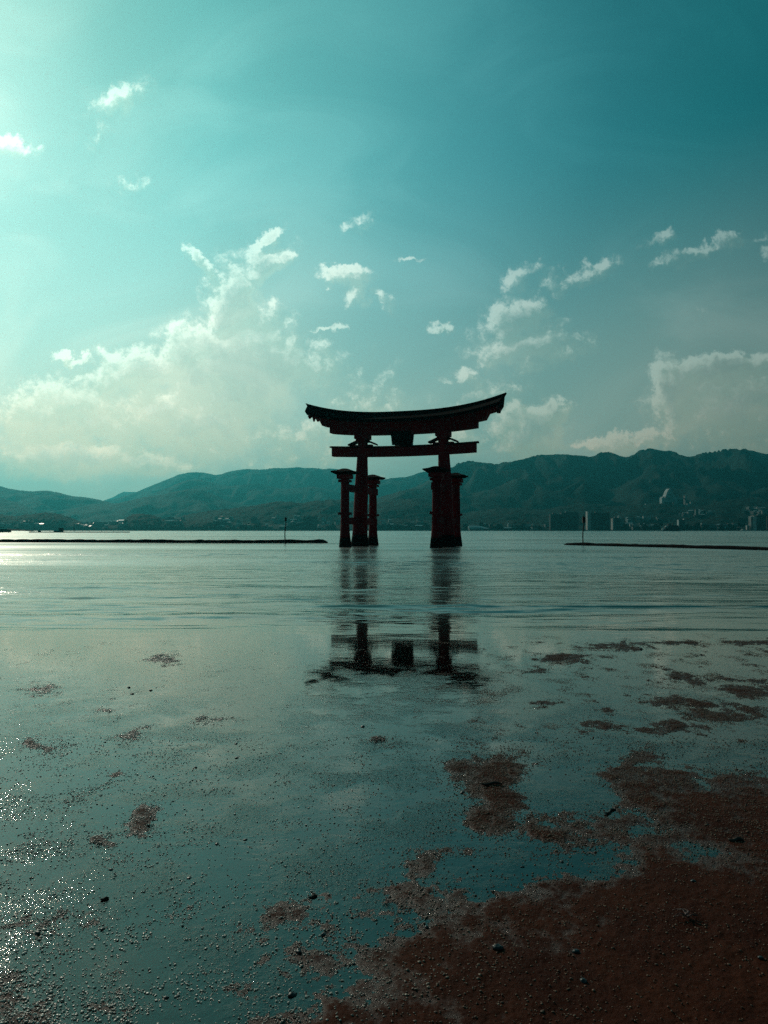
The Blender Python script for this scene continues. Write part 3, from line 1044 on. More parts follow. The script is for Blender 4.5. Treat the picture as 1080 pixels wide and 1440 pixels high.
    # gable boards with their hanging fish-tail pendant at each roof end
    for s in (-1, 1):
        x = s * 11.72
        z = rt(abs(x))
        gb = MB()
        gb.add([(x - .12, -1.75, z + .05), (x - .12, 0, z + 1.25), (x - .12, 1.75, z + .05), (x - .12, 1.35, z - .25), (x - .12, 0, z + .55), (x - .12, -1.35, z - .25),
                (x + .12, -1.75, z + .05), (x + .12, 0, z + 1.25), (x + .12, 1.75, z + .05), (x + .12, 1.35, z - .25), (x + .12, 0, z + .55), (x + .12, -1.35, z - .25)],
               [(0, 1, 4, 5), (1, 2, 3, 4), (6, 11, 10, 7), (7, 10, 9, 8), (0, 6, 7, 1), (1, 7, 8, 2), (2, 8, 9, 3), (3, 9, 10, 4), (4, 10, 11, 5), (5, 11, 6, 0)])
        g = gb.build('gable_board', V, root)
        MB().rings([[(x - .1, -.32, z + .62), (x + .1, -.32, z + .62), (x + .1, .32, z + .62), (x - .1, .32, z + .62)],
                    [(x - .1, -.42, z + .2), (x + .1, -.42, z + .2), (x + .1, .42, z + .2), (x - .1, .42, z + .2)],
                    [(x - .08, -.06, z - .42), (x + .08, -.06, z - .42), (x + .08, .06, z - .42), (x - .08, .06, z - .42)]]).build('pendant', W, g)
    # plaques between lintel and crossbeam, one to each side
    for e in (-1, 1):
        pl = MB()
        pl.rings([[(-.88, e * .62 + q, 12.42) for q in (0, .0)] + [(.88, e * .62, 12.42), (.88, e * .62 + .0, 12.42)]] if False else
                 [[(-.92, e * .66 - .10, 12.40), (.92, e * .66 - .10, 12.40), (.92, e * .66 + .10, 12.40), (-.92, e * .66 + .10, 12.40)],
                  [(-1.06, e * .82 - .10, 14.05), (1.06, e * .82 - .10, 14.05), (1.06, e * .82 + .10, 14.05), (-1.06, e * .82 + .10, 14.05)]])
        pq = pl.build('plaque', M['plaque'], root)
        for q in (-1, 1):
            rg = []
            for i in range(17):
                z = 12.40 + 1.66 * i / 16
                w = .98 + .14 * i / 16 + (.05 if i % 2 else 0)
                y = e * (.66 + .16 * i / 16)
                rg.append([(q * w - .10, y - .15, z), (q * w + .10, y - .15, z), (q * w + .10, y + .15, z), (q * w - .10, y + .15, z)])
            MB().rings(rg).build('plaque_frame', M['plaque'], pq)
    return root


build_torii()


# ------------------------------------------------------------------ breakwaters, markers, pier
def rubble_wall(name, pts, w, h, label, cat, seed, step=.7):
    """low line of dark stones or timber lying in the water along pts"""
    rr = np.random.default_rng(seed)
    rg = []
    tot = 0
    samples = []
    for a, b in zip(pts[:-1], pts[1:]):
        a, b = Vector(a), Vector(b)
        n = max(2, int((b - a).length / step))
        samples += [a.lerp(b, i / n) for i in range(n)]
    samples.append(Vector(pts[-1]))
    for i, p in enumerate(samples):
        nx = samples[min(i + 1, len(samples) - 1)] - samples[max(i - 1, 0)]
        sd = Vector((-nx.y, nx.x, 0)).normalized()
        e = .35 if i in (0, len(samples) - 1) else 1
        hh = h * e * (1 + .22 * float(perlin(np.array([i * .31 + seed]), np.array([.5]))[0]) + rr.uniform(-.07, .07))
        ww = w * e * (1 + rr.uniform(-.10, .10))
        rg.append([p - sd * ww + Vector((0, 0, -.6)), p - sd * ww * .85 + Vector((0, 0, hh * .55)), p - sd * ww * .5 + Vector((0, 0, hh * .95 + rr.uniform(-.03, .03))),
                   p + Vector((0, 0, hh + rr.uniform(-.03, .03))), p + sd * ww * .5 + Vector((0, 0, hh * .95)), p + sd * ww * .85 + Vector((0, 0, hh * .55)), p + sd * ww + Vector((0, 0, -.6))])
    o = MB().rings(rg).build(name, M['rubble'])
    return tag(o, label, cat, 'low dark breakwaters either side of the gate')


a0, a1 = ground(-420, 761.2), ground(461, 763.5)
am = ground(330, 763.6)
rubble_wall('breakwater', [a0, am, a1], .55, .50, 'long low black breakwater in the water left of the gate', 'breakwater', 2)
b0, b1, b2 = ground(794, 766.3), ground(940, 769.8), ground(1500, 785.5)
rubble_wall('breakwater', [b0, b1, b2], .40, .33, 'low black breakwater slanting nearer in the water right of the gate', 'breakwater', 5)


def marker(px, py0, py1, label, lean, lamp):
    b = ground(px, py0)
    hgt = (py0 - py1) / F * b.y
    root = empty('marker_post', b)
    tag(root, label, 'marker post', 'thin marker posts beside the breakwaters')
    rg = []
    for i in range(12):
        t = i / 11
        z = -1.0 + t * (hgt + 1.0)
        c = Vector((lean * hgt * t + .05 * math.sin(t * 9), 0, z))
        r = .085 - .02 * t
        rg.append([c + Vector((math.cos(q) * r, math.sin(q) * r, 0)) for q in [2 * math.pi * j / 8 for j in range(8)]])
    MB().rings(rg).build('pole', M['iron'], root, None, True)
    tx = lean * hgt
    if lamp:
        MB().tube((tx, 0, hgt - .42), (tx, 0, hgt - .05), .15, .17, 10).tube((tx, 0, hgt - .05), (tx, 0, hgt + .16), .17, .03, 10).build('lamp_housing', M['iron'], root, None, False)
    else:
        MB().box(tx - .2, tx + .2, -.18, .18, hgt - .7, hgt + .12, .02).build('signal_box', M['iron'], root, None, False, .02)
        MB().tube((tx, 0, hgt + .1), (tx, 0, hgt + .42), .03, .02, 6).build('spike', M['iron'], root)


marker(400.5, 765, 728.5, 'thin straight marker post at the left breakwater, with a small lamp on top', .03, True)
marker(819, 766.5, 728, 'thin crooked marker post at the tip of the right breakwater', .06, False)


def build_pier():
    Y = 640.0
    k = Y / F
    g = at(0, 747.5, Y)
    zt = .2
    root = empty('landing_pier', (at(-20, 746, Y).x, Y, 0))
    tag(root, 'dark landing pier with a sloping gangway at the far left edge', 'pier')
    ox = root.location.x
    X = lambda px: at(px, 746, Y).x - ox
    MB().box(X(-60), X(11), -6, 6, .2, 2.9).build('landing_platform', M['rubble'], root)
    for px in (-40, -22, -4, 8):
        for yy in (-5, 5):
            MB().tube((X(px), yy, -3), (X(px), yy, .3), .5, .5, 8).build('pile', M['rubble'], root)
    gw = MB()
    gw.rings([[(X(11), -1.6, 2.3), (X(11), 1.6, 2.3), (X(11), 1.6, 2.95), (X(11), -1.6, 2.95)], [(X(46), -1.6, 1.0), (X(46), 1.6, 1.0), (X(46), 1.6, 1.5), (X(46), -1.6, 1.5)]])
    g2 = gw.build('gangway', M['iron'], root)
    rl = MB()
    for t in np.linspace(.02, .98, 14):
        x = X(11) + (X(46) - X(11)) * t
        z = 2.95 - 1.45 * t
        rl.tube((x, -1.5, z), (x, -1.5, z + .6), .04, .04, 5)
    rl.tube((X(11), -1.5, 3.55), (X(46), -1.5, 2.1), .05, .05, 5)
    rl.build('railing', M['iron'], g2)
    # low floating dock running right from the gangway foot
    Yd = 640.0
    rt = empty('floating_dock', (X(44) + ox, Yd + 5, 0))
    tag(rt, 'long low dark floating dock with a hut, posts and moored gear at far left', 'dock')
    o2 = rt.location.x
    X2 = lambda px: at(px, 746, Yd + 5).x - o2
    MB().box(X2(43), X2(181), -3, 3, -.5, .75).build('dock_deck', M['rubble'], rt, None, False, .08)
    h = MB().box(X2(83.5), X2(88), -2, 2, .76, 3.5).build('hut', M['darkwood'], rt)
    MB().box(X2(82.8), X2(88.7), -2.3, 2.3, 3.505, 3.75).build('hut_roof', M['iron'], h)
    for px, hh in ((48, 5.2), (52, 1.7), (79, 2.2), (91, 1.7), (93, 1.3), (104.5, 4.2), (115.5, 1.9), (126, 1.5), (143, 1.4), (70, 1.2), (160, 1.2)):
        MB().tube((X2(px), 0, .7), (X2(px), 0, hh), .16, .12, 6).build('mooring_post', M['iron'], rt)
    for px in (54, 76, 80):
        MB().box(X2(px), X2(px) + 1.8, -1, 1, .755, 1.55, .1).build('fender_stack', M['rubble'], rt)


build_pier()

# ------------------------------------------------------------------ far shore: terrain
def ridge(name, prof, Df, Dr, Db, z0, amp, seed, x0=-260, x1=1340, cols=620, rows=64, power=1.0, crown=7.0, kind='structure', label=None):
    """a range of hills: rises from its foot at distance Df to a crest at Dr whose height follows the profile, falls away behind"""
    pxs = np.linspace(x0, x1, cols)
    t = np.concatenate([np.linspace(0, 1, rows), np.linspace(1.05, 2, 14)])
    D = np.where(t <= 1, Df + (Dr - Df) * t, Dr + (Db - Dr) * (t - 1))
    P, DD = np.meshgrid(pxs, D)
    T = np.meshgrid(pxs, t)[1]
    xs, ys = [q[0] for q in prof], [q[1] for q in prof]
    crest = np.interp(P, xs, ys)
    # round the corners of the outline a little
    crest = sum(np.interp(P + o, xs, ys) for o in (-5, -2.5, 0, 2.5, 5)) / 5
    Zc = CAM_Z + (HORIZON - crest) / F * Dr
    X = (P - 540) / F * DD
    shape = np.where(T <= 1, np.power(np.clip(T, 0, 1), power), np.clip(1 - (T - 1) ** 1.3, 0, 1))
    spur = 1 - np.abs(fbm(X / 420 + .25 * fbm(X / 300, DD / 300, 2, .5, seed), DD / 900, 4, .5, seed)) * 2.4
    spur = spur - .45
    env = np.clip(4 * np.clip(T, 0, 1) * (1 - np.clip(T, 0, 1)), 0, 1) ** .8
    Z = z0 + (Zc - z0) * np.clip(shape + env * spur * amp, 0, 1.0)
    tree = fbm(X / 26, DD / 26, 3, .7, seed + 5) * crown
    Z = Z + tree * sstep(Zc - z0, 4, 40)
    Z = np.where(T >= 1.99, z0 - 20, Z)
    Z[0, :] = z0 - 6
    o = grid_mesh(name, X, DD, Z, M['forest'], True, kind)
    if label:
        o['label'] = label
    return X, DD, Z


PA = [(-300, 745), (480, 738), (520, 712), (560, 694), (600, 678), (628, 661), (645, 653), (665, 651), (684, 653), (700, 653.5), (715, 650), (733, 646), (752, 641.5), (775, 642), (790, 641),
      (810, 640.5), (822, 641), (832, 643.5), (843, 638.5), (855, 635), (866, 639), (881, 643.5), (895, 638), (910, 632.5), (920, 634), (933, 638), (945, 637), (958, 641), (972, 643),
      (990, 640), (1008, 636), (1030, 634), (1050, 632), (1062, 634), (1075, 639), (1100, 642), (1160, 650), (1250, 640), (1340, 660)]
PA2 = [(-300, 745), (470, 740), (500, 722), (531, 700), (560, 692), (588, 686), (620, 690), (660, 694), (690, 690), (730, 672), (780, 686), (820, 668), (860, 690), (900, 672), (960, 688),
       (1010, 678), (1060, 690), (1110, 680), (1340, 690)]
PM = [(-300, 745), (400, 735), (480, 690), (531, 676), (545, 673), (558, 671.5), (570, 671), (579, 669), (590, 664.5), (600, 662.5), (612, 667), (640, 680), (700, 700), (1340, 745)]
PB = [(-300, 720), (60, 716), (160, 702), (192, 692), (207, 685), (230, 676), (252, 667), (270, 663.5), (286, 664.5), (306, 668.5), (321, 663), (345, 659.5), (368, 660.5), (388, 657.5), (400, 659),
      (417, 656.5), (429, 658.5), (443, 657.5), (453, 660), (466, 658.5), (490, 662), (510, 670), (530, 683), (560, 700), (620, 735), (1340, 745)]
PB2 = [(-300, 740), (160, 712), (200, 700), (240, 684), (262, 675), (282, 674), (296, 678), (320, 684), (360, 680), (400, 688), (440, 684), (480, 692), (540, 712), (640, 740), (1340, 745)]
PFAR = [(-300, 725), (60, 720), (140, 706), (160, 699), (168, 693.5), (175, 690.5), (183, 692.5), (192, 691), (215, 697), (300, 705), (420, 720), (1340, 745)]
PC = [(-300, 660), (-120, 672), (-40, 678), (0, 683.5), (15, 688), (30, 690), (48, 691), (65, 689.5), (82, 692.5), (100, 697.5), (120, 699.5), (135, 702), (160, 708), (200, 716), (300, 730), (420, 740), (1340, 745)]
PC2 = [(-300, 690), (-60, 692), (0, 700), (30, 708), (55, 722), (90, 735), (1340, 746)]
PD = [(-300, 742), (20, 735), (75, 720), (95, 715.5), (115, 712.5), (140, 707.5), (152, 709), (170, 707), (185, 703), (200, 700), (215, 698), (230, 695), (250, 690.5), (270, 687.5), (282, 688), (296, 693),
      (311, 701), (331, 708), (352, 711), (400, 716), (500, 725), (620, 735), (1340, 745)]
PE = [(-300, 745), (200, 738), (240, 730), (270, 723), (311, 716), (351, 712.5), (376, 708), (392, 705.5), (408, 706), (425, 708.5), (443, 704.5), (463, 702.5), (490, 705), (520, 710), (560, 703), (590, 700), (620, 706),
      (651, 722), (673, 718), (702, 714.5), (720, 715), (735, 713.5), (764, 718), (780, 714), (800, 710.5), (829, 709), (850, 712), (884, 711), (910, 709.5), (933, 708.5), (950, 712), (964, 714.5), (980, 713),
      (995, 710.5), (1010, 706), (1029, 702.5), (1051, 700.5), (1080, 701.5), (1150, 696), (1340, 710)]
PL = [(-300, 724), (-40, 720), (0, 722.5), (20, 727), (40, 724), (60, 721), (82, 722), (100, 729), (120, 735), (150, 737), (170, 734.5), (176, 730), (183, 724.5), (197, 722.5), (208, 723.5), (217, 725), (226, 729), (235, 731),
      (250, 730), (270, 730.5), (300, 731.5), (320, 733), (335, 737), (352, 735), (362, 731), (372, 735), (390, 738), (412, 735), (424, 734), (440, 737), (470, 737), (500, 735), (530, 731), (560, 729), (600, 732), (640, 734),
      (660, 737), (690, 738), (715, 732), (735, 730), (755, 736), (775, 739), (880, 739), (900, 735), (930, 736), (975, 733), (1000, 728), (1020, 724), (1045, 728), (1060, 734), (1080, 737), (1340, 730)]

FAR_D = 2250.0
ridge('hills', PB, 6200, 7600, 9200, 0, .30, 11.0, crown=5)
ridge('hills', PFAR, 8800, 9900, 10800, 0, .2, 12.5, crown=4)
ridge('hills', PB2, 5200, 6100, 7600, 0, .30, 14.0, crown=5)
ridge('hills', PM, 6000, 7000, 8200, 0, .30, 15.5, crown=5)
ridge('hills', PC, 4300, 5600, 7200, 0, .30, 17.0, crown=5)
ridge('hills', PC2, 3700, 4300, 5600, 0, .25, 18.0, crown=5)
ridge('hills', PD, 3900, 4900, 5900, 0, .30, 19.5, crown=5)
ridge('hills', PA, 3300, 5000, 7000, 0, .42, 21.0, rows=96, crown=6)
ridge('hills', PA2, 3000, 3900, 4600, 0, .40, 23.0, crown=6)
EX, ED, EZ = ridge('hills', PE, 2650, 3050, 3600, 8, .30, 25.0, crown=7, power=.8)
LX, LD, LZ = ridge('hills', PL, 2330, 2480, 2700, 3, .25, 27.0, cols=1000, rows=40, crown=6, power=.6)


def build_shore():
    px = np.linspace(-700, 1800, 240)
    D = np.array([FAR_D - 30, FAR_D, FAR_D + .5, FAR_D + 60, FAR_D + 200, FAR_D + 420, FAR_D + 700, FAR_D + 9000])
    z = np.array([-8, -8, 2.6, 2.8, 4.0, 7.0, 8.5, 5])
    P, DD = np.meshgrid(px, D)
    Z = np.meshgrid(px, z)[1]
    X = (P - 540) / F * FAR_D * (1 + (DD - FAR_D) / FAR_D)
    grid_mesh('far_shore', X, DD, Z, M['shore'], False, 'structure')


build_shore()


def hill_z(px, D):
    """height of the nearest low hill or plain at a bearing and distance on the far shore"""
    j = int(np.clip(np.searchsorted(LX[0] / LD[0] * F + 540, px), 0, LX.shape[1] - 1))
    zl = float(np.interp(D, LD[:, j], LZ[:, j])) if D < 2700 else 0
    j2 = int(np.clip(np.searchsorted(EX[0] / ED[0] * F + 540, px), 0, EX.shape[1] - 1))
    ze = float(np.interp(D, ED[:, j2], EZ[:, j2])) if D > 2650 else 0
    zs = float(np.interp(D, [2250, 2310, 2450, 2670, 2950], [2.6, 2.8, 4, 7, 8.5]))
    return max(zl, ze, zs)


# ------------------------------------------------------------------ far shore: trees
def tree_proto(seed, h, w):
    rr = random.Random(seed)
    root = empty('tree', (0, 0, 0))
    MB().tube((0, 0, 0), (0, 0, h * .45), h * .035, h * .02, 6).build('trunk', M['darkwood'], root)
    mb = MB()
    for i in range(230):
        a, b = rr.uniform(0, 6.283), rr.uniform(-1, 1)
        q = rr.random() ** .4
        zc = h * .60 + b * h * .38 * q
        rr2 = w * q * math.sqrt(max(0, 1 - b * b)) * (1 + .25 * math.sin(3 * a + seed))
        c = Vector((math.cos(a) * rr2, math.sin(a) * rr2, zc))
        s = h * rr.uniform(.05, .10)
        n = Vector((rr.uniform(-1, 1), rr.uniform(-1, 1), rr.uniform(-.2, 1))).normalized()
        u = n.orthogonal().normalized() * s
        v = n.cross(u).normalized() * s * rr.uniform(.6, 1)
        mb.add([c - u - v, c + u - v * .6, c + u * .7 + v, c - u * .8 + v], [(0, 1, 2, 3)])
    mb.build('crown', M['forest'], root)
    return root


def build_trees():
    protos = [tree_proto(s, h, w) for s, h, w in ((1, 13, 5.5), (2, 16, 5), (3, 10, 5.5))]
    for p in protos:
        p['category'] = 'tree'
    used = set()
    spots = []
    rr = random.Random(5)
    for a, b, n in ((176, 236, 26), (240, 330, 34), (336, 372, 20), (405, 425, 12), (448, 474, 10), (530, 602, 34), (652, 760, 34), (873, 930, 22), (958, 1050, 38), (-10, 120, 26)):
        for i in range(n):
            spots.append((rr.uniform(a, b), rr.uniform(2262, 2360)))
    for i, (px, D) in enumerate(spots):
        k = i % 3
        o = protos[k] if k not in used else copy_tree(protos[k])
        used.add(k)
        o.location = ((px - 540) / F * D, D, hill_z(px, D) - .5)
        o.rotation_euler = (0, 0, rr.uniform(0, 6.28))
        s = rr.uniform(.6, 1.25)
        o.scale = (s * 1.15, s * 1.15, s)
        side = 'left of the gate' if px < 480 else ('seen between the gate pillars' if px < 610 else 'right of the gate')
        tag(o, 'dark leafy tree on the far shore front, ' + side, 'tree', 'shore trees ' + side)


build_trees()


# ------------------------------------------------------------------ far shore: houses
def house_proto(w, d, h, wall, roof, rh, kind):
    root = empty('house', (0, 0, 0))
    MB().box(-w / 2, w / 2, -d / 2, d / 2, -3, h).build('wall', M[wall], root)
    if kind == 'gable':
        MB().gable(-w / 2, w / 2, -d / 2, d / 2, h + .003, rh, .6).build('roof', M[roof], root)
    else:
        MB().box(-w / 2 - .3, w / 2 + .3, -d / 2 - .3, d / 2 + .3, h + .003, h + .6).build('roof', M[roof], root)
    win = MB()
    return root, win


def build_houses():
    kinds = [(11, 9, 6, 'whitewall', 'tileroof', 2.8, 'gable'), (14, 9, 5, 'concrete', 'tileroof', 3.0, 'gable'), (9, 8, 7, 'whitewall', 'paleroof', 1.8, 'gable'),
             (18, 12, 8, 'concrete', 'paleroof', 0, 'flat'), (10, 9, 6, 'concrete', 'redroof', 2.6, 'gable'), (22, 10, 5, 'darkwall', 'paleroof', 2.0, 'gable')]
    protos = []
    for kd in kinds:
        root, _ = house_proto(*kd)
        w, d, h = kd[:3]
        n = 3 if w > 12 else 2
        for i in range(n):
            x = -w / 2 + w * (i + .5) / n
            MB().box(x - .8, x + .8, -d / 2 - .06, -d / 2 + .05, h * .45, h * .75).build('window', M['glass'], root)
        root['category'] = 'house'
        protos.append(root)
    used = set()
    rr = random.Random(21)
    # clusters: x range, y (photo) range, count, where
    cl = [(105, 176, 733, 743, 34, 'in the far left town behind the floating dock'), (0, 60, 734, 742, 10, 'below the hills at the far left edge'),
          (222, 262, 729, 735, 10, 'on the low wooded rise left of the gate'), (300, 352, 728, 743, 24, 'on the slope left of the left breakwater post'),
          (360, 474, 727, 744, 34, 'on the shore around the left breakwater post'), (538, 604, 733, 744, 16, 'on the shore seen between the gate pillars'),
          (655, 770, 738, 744, 22, 'on the shore between the gate and the tower blocks'), (868, 930, 728, 744, 26, 'left of the ferry on the far shore'),
          (955, 1000, 718, 726, 20, 'on the hillside above the ferry'), (958, 1050, 739, 744, 22, 'on the waterfront right of the ferry'), (1046, 1080, 714, 722, 14, 'high on the hillside at the right edge')]
    k = 0
    for a, b, y0, y1, n, where in cl:
        for i in range(n):
            px, py = rr.uniform(a, b), rr.uniform(y0, y1)
            # walk back until the ground meets the sight line
            D, hit = FAR_D + 25, None
            while D < 3060:
                z = CAM_Z + (HORIZON - py) / F * D
                if hill_z(px, D) >= z - 3:
                    hit = D
                    break
                D += 8
            if hit is None:
                hit = FAR_D + rr.uniform(30, 200)
            kk = rr.randrange(len(protos))
            o = protos[kk] if kk not in used else copy_tree(protos[kk])
            used.add(kk)
            o.location = ((px - 540) / F * hit, hit, hill_z(px, hit) + .5)
            o.rotation_euler = (0, 0, rr.choice((0, 0, 1.57)) + rr.uniform(-.5, .5))
            tag(o, 'small house ' + where, 'house', 'houses ' + where)
            k += 1
    for i, p in enumerate(protos):
        if i not in used:
            for ch in list(p.children):
                bpy.data.objects.remove(ch)
            bpy.data.objects.remove(p)


build_houses()


def block(px0, px1, pytop, D, label, wall='darkwall', floors=12, rz=0.0, depth=None, lit_side=False, cols=8, pent=True, base_y=744.5, group=None, name='tower_block'):
    w = (px1 - px0) / F * D
    h = (HORIZON - pytop) / F * D + CAM_Z - 2.6
    dp = depth or max(12, w * .4)
    pxm = (px0 + px1) / 2
    zg = 2.7
    root = empty(name, ((pxm - 540) / F * D, D, zg), rz)
    tag(root, label, 'building', group)
    MB().box(-w / 2, w / 2, -dp / 2, dp / 2, -3, h).build('wall', M[wall], root)
    # bands of balcony slabs with windows between; each row of glass is one ribbon window
    for f in range(floors):
        z = h * (f + .30) / floors
        z2 = h * (f + .78) / floors
        MB().box(-w / 2 + .8, w / 2 - .8, -dp / 2 - .08, -dp / 2 + .05, z, z2).build('window_band', M['glass'], root)
        MB().box(-w / 2 + .2, w / 2 - .2, -dp / 2 - 1.1, -dp / 2 - .005, z - .45, z - .2).build('balcony', M[wall], root)
    MB().box(-w / 2 - .3, w / 2 + .3, -dp / 2 - .3, dp / 2 + .3, h + .004, h + 1.0).build('parapet', M[wall], root)
    if pent:
        MB().box(-w * .22, w * .05, -dp * .25, dp * .25, h + 1.005, h + 4.2).build('roof_hut', M['concrete'], root)
    return root, w, h, dp


block(773, 787.5, 723.5, 2262, 'lower wing of dark waterfront hotel, pale roof edge, left of taller block', 'darkwall', 12, .05, 16)
block(788, 812.5, 721.3, 2262, 'broad dark tower block, the left of two tall ones on the far waterfront', 'darkwall', 14, .04, 18)
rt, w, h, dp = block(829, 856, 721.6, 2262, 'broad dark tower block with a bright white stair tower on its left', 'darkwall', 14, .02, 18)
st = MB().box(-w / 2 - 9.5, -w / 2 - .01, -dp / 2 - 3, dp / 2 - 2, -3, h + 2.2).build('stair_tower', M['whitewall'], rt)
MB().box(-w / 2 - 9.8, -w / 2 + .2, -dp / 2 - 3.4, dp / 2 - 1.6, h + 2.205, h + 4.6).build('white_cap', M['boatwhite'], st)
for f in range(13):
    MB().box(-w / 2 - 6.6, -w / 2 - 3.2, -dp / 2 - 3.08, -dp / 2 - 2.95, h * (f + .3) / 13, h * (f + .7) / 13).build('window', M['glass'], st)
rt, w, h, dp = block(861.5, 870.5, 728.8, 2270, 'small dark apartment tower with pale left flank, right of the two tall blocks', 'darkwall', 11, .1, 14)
MB().box(-w / 2 - 3.5, -w / 2 - .01, -dp / 2 - 2, dp / 2 - 2, -3, h - 1).build('stair_tower', M['whitewall'], rt)
MB().tube((-w / 2 - 1.5, 0, h - 1), (-w / 2 - 1.5, 0, h + 6), .25, .12, 6).build('mast', M['iron'], rt)
block(426.5, 446.5, 727.0, 2300, 'squat grey office block by the shore left of the gate', 'darkwall', 9, .08, 22)
block(353.5, 361.5, 728.0, 2420, 'dark castle-like tower rising among trees left of the gate', 'darkwall', 6, .0, 14)
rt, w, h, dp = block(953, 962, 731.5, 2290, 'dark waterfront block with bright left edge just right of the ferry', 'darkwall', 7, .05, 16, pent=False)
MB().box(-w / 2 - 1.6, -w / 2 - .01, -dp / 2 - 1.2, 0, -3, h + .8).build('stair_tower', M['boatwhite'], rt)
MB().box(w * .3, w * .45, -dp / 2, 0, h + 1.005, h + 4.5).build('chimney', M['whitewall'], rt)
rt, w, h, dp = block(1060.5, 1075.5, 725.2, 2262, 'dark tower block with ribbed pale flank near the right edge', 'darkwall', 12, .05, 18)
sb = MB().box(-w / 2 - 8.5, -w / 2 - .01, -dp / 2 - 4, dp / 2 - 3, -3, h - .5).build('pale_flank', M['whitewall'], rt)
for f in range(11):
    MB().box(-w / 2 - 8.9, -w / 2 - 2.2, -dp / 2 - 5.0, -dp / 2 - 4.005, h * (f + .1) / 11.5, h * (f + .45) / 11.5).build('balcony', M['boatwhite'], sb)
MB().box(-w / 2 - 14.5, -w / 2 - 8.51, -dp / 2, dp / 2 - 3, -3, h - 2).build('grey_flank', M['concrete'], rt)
block(1076.5, 1096, 726.5, 2285, 'dark apartment block with pale balcony bands cut by the right edge', 'darkwall', 11, .02, 18)
block(1049.5, 1053.2, 739.5, 2258, 'small pale waterfront house left of the ribbed tower block', 'whitewall', 3, .0, 8, pent=False)
D = 2760
o, *_ = block(977.5, 981.5, 711, 2760, 'slim pale tower standing alone on the hillside above the ferry', 'concrete', 8, .1, 9, pent=False)
o.location.z = hill_z(979.5, 2760) - 1
for ch in o.children:
    ch.scale.z = .32


def hall():
    D = 2262
    w = 27 / F * D
    root = empty('boat_hall', ((672.5 - 540) / F * D, D, 2.7), .06)
    tag(root, 'long low hall with pale arched roof on the shore right of the gate', 'building')
    MB().box(-w / 2, w / 2, -14, 14, -3, 4.2).build('wall', M['concrete'], root)
    rg = []
    for x in np.linspace(-w / 2 - 1, w / 2 + 1, 15):
        k = max(0, 1 - ((x + w * .28) / (w * .82)) ** 2)
        rg.append([(x, -15, 4.21), (x, -10, 4.4 + 6.5 * k * .6), (x, 0, 4.5 + 8.5 * k), (x, 10, 4.4 + 6.5 * k * .6), (x, 15, 4.21)])
    MB().rings(rg).build('arched_roof', M['paleroof'], root)
    for i in range(8):
        x = -w / 2 + w * (i + .5) / 8
        MB().box(x - 2, x + 2, -14.08, -13.95, .4, 3.4).build('window', M['glass'], root)


hall()


def temple():
    D = 3270.0
    c = at(940, 706, D)
    root = empty('hillside_temple', (c.x, D, c.z), .12)
    tag(root, 'large pale temple with tall arched central hall high on the hillside', 'temple')
    s = D / F
    S = M['stonewall']

    def wing(x0, x1, z0, z1, y0, y1, name='wing', mat=S):
        return MB().box(x0 * s, x1 * s, y0, y1, z0 * s, z1 * s).build(name, mat, root)
    # central hall: tall pointed arch of stepped ribs
    rg = []
    for (z, hw) in ((0, 7.6), (4, 7.2), (8, 6.4), (11, 5.2), (14, 4.0), (16.5, 2.7), (18, 1.2), (18.6, .3)):
        rg.append([(-hw * s, -14, z * s), (hw * s, -14, z * s), (hw * s, 14, z * s), (-hw * s, 14, z * s)])
    ch = MB().rings(rg).build('central_hall', S, root)
    for q in (-4.2, -2.1, 0, 2.1, 4.2):
        top = 17.0 - abs(q) * 1.9
        MB().box((q - .38) * s, (q + .38) * s, -16.2, -14.05, 2 * s, top * s).build('rib', M['whitewall'], ch)
    for q in (-3.15, -1.05, 1.05, 3.15):
        MB().box((q - .5) * s, (q + .5) * s, -14.6, -14.0, 2 * s, (13 - abs(q) * 1.6) * s).build('window', M['glass'], ch)
    for i, (x0, x1, z1) in enumerate(((-9.8, -7.7, 7.5), (-11.0, -9.85, 5.5), (7.7, 9.6, 8.2), (9.65, 11.6, 6.6))):
        wing(x0, x1, -2, z1, -10, 10)
    wing(-11.8, -11.1, -2.0, 6.2, -12, 8, 'bright_end_wall', M['boatwhite'])
    wing(11.65, 23.6, 5.2, 6.0, -4, 4, 'gallery', S)
    wing(23.65, 25.8, -3.5, 9.2, -8, 8, 'corner_tower', M['concrete'])
    wing(6, 26.5, -4.4, -3.6, -14, -4, 'terrace', S)
    wing(24.5, 27.5, -5.2, -2.0, -20, -14.1, 'gatehouse', M['whitewall'])
    wing(31.5, 33.5, -2.4, .4, -8, 0, 'pavilion', M['whitewall'])
    wing(-35, -26, -3.6, -2.9, -10, 2, 'approach_bridge', M['boatwhite'])
    wing(-28, -25.5, -5.0, -2.6, -16, -10.1, 'pavilion', M['whitewall'])
    wing(-24, -6, -6.9, -6.4, -26, -16.1, 'retaining_wall', M['concrete'])
    wing(-2, 5, -8.0, -6.4, -30, -26.1, 'retaining_wall', M['concrete'])
    wing(5.1, 13, -10, -7.4, -34, -30.1, 'retaining_wall', M['concrete'])


temple()


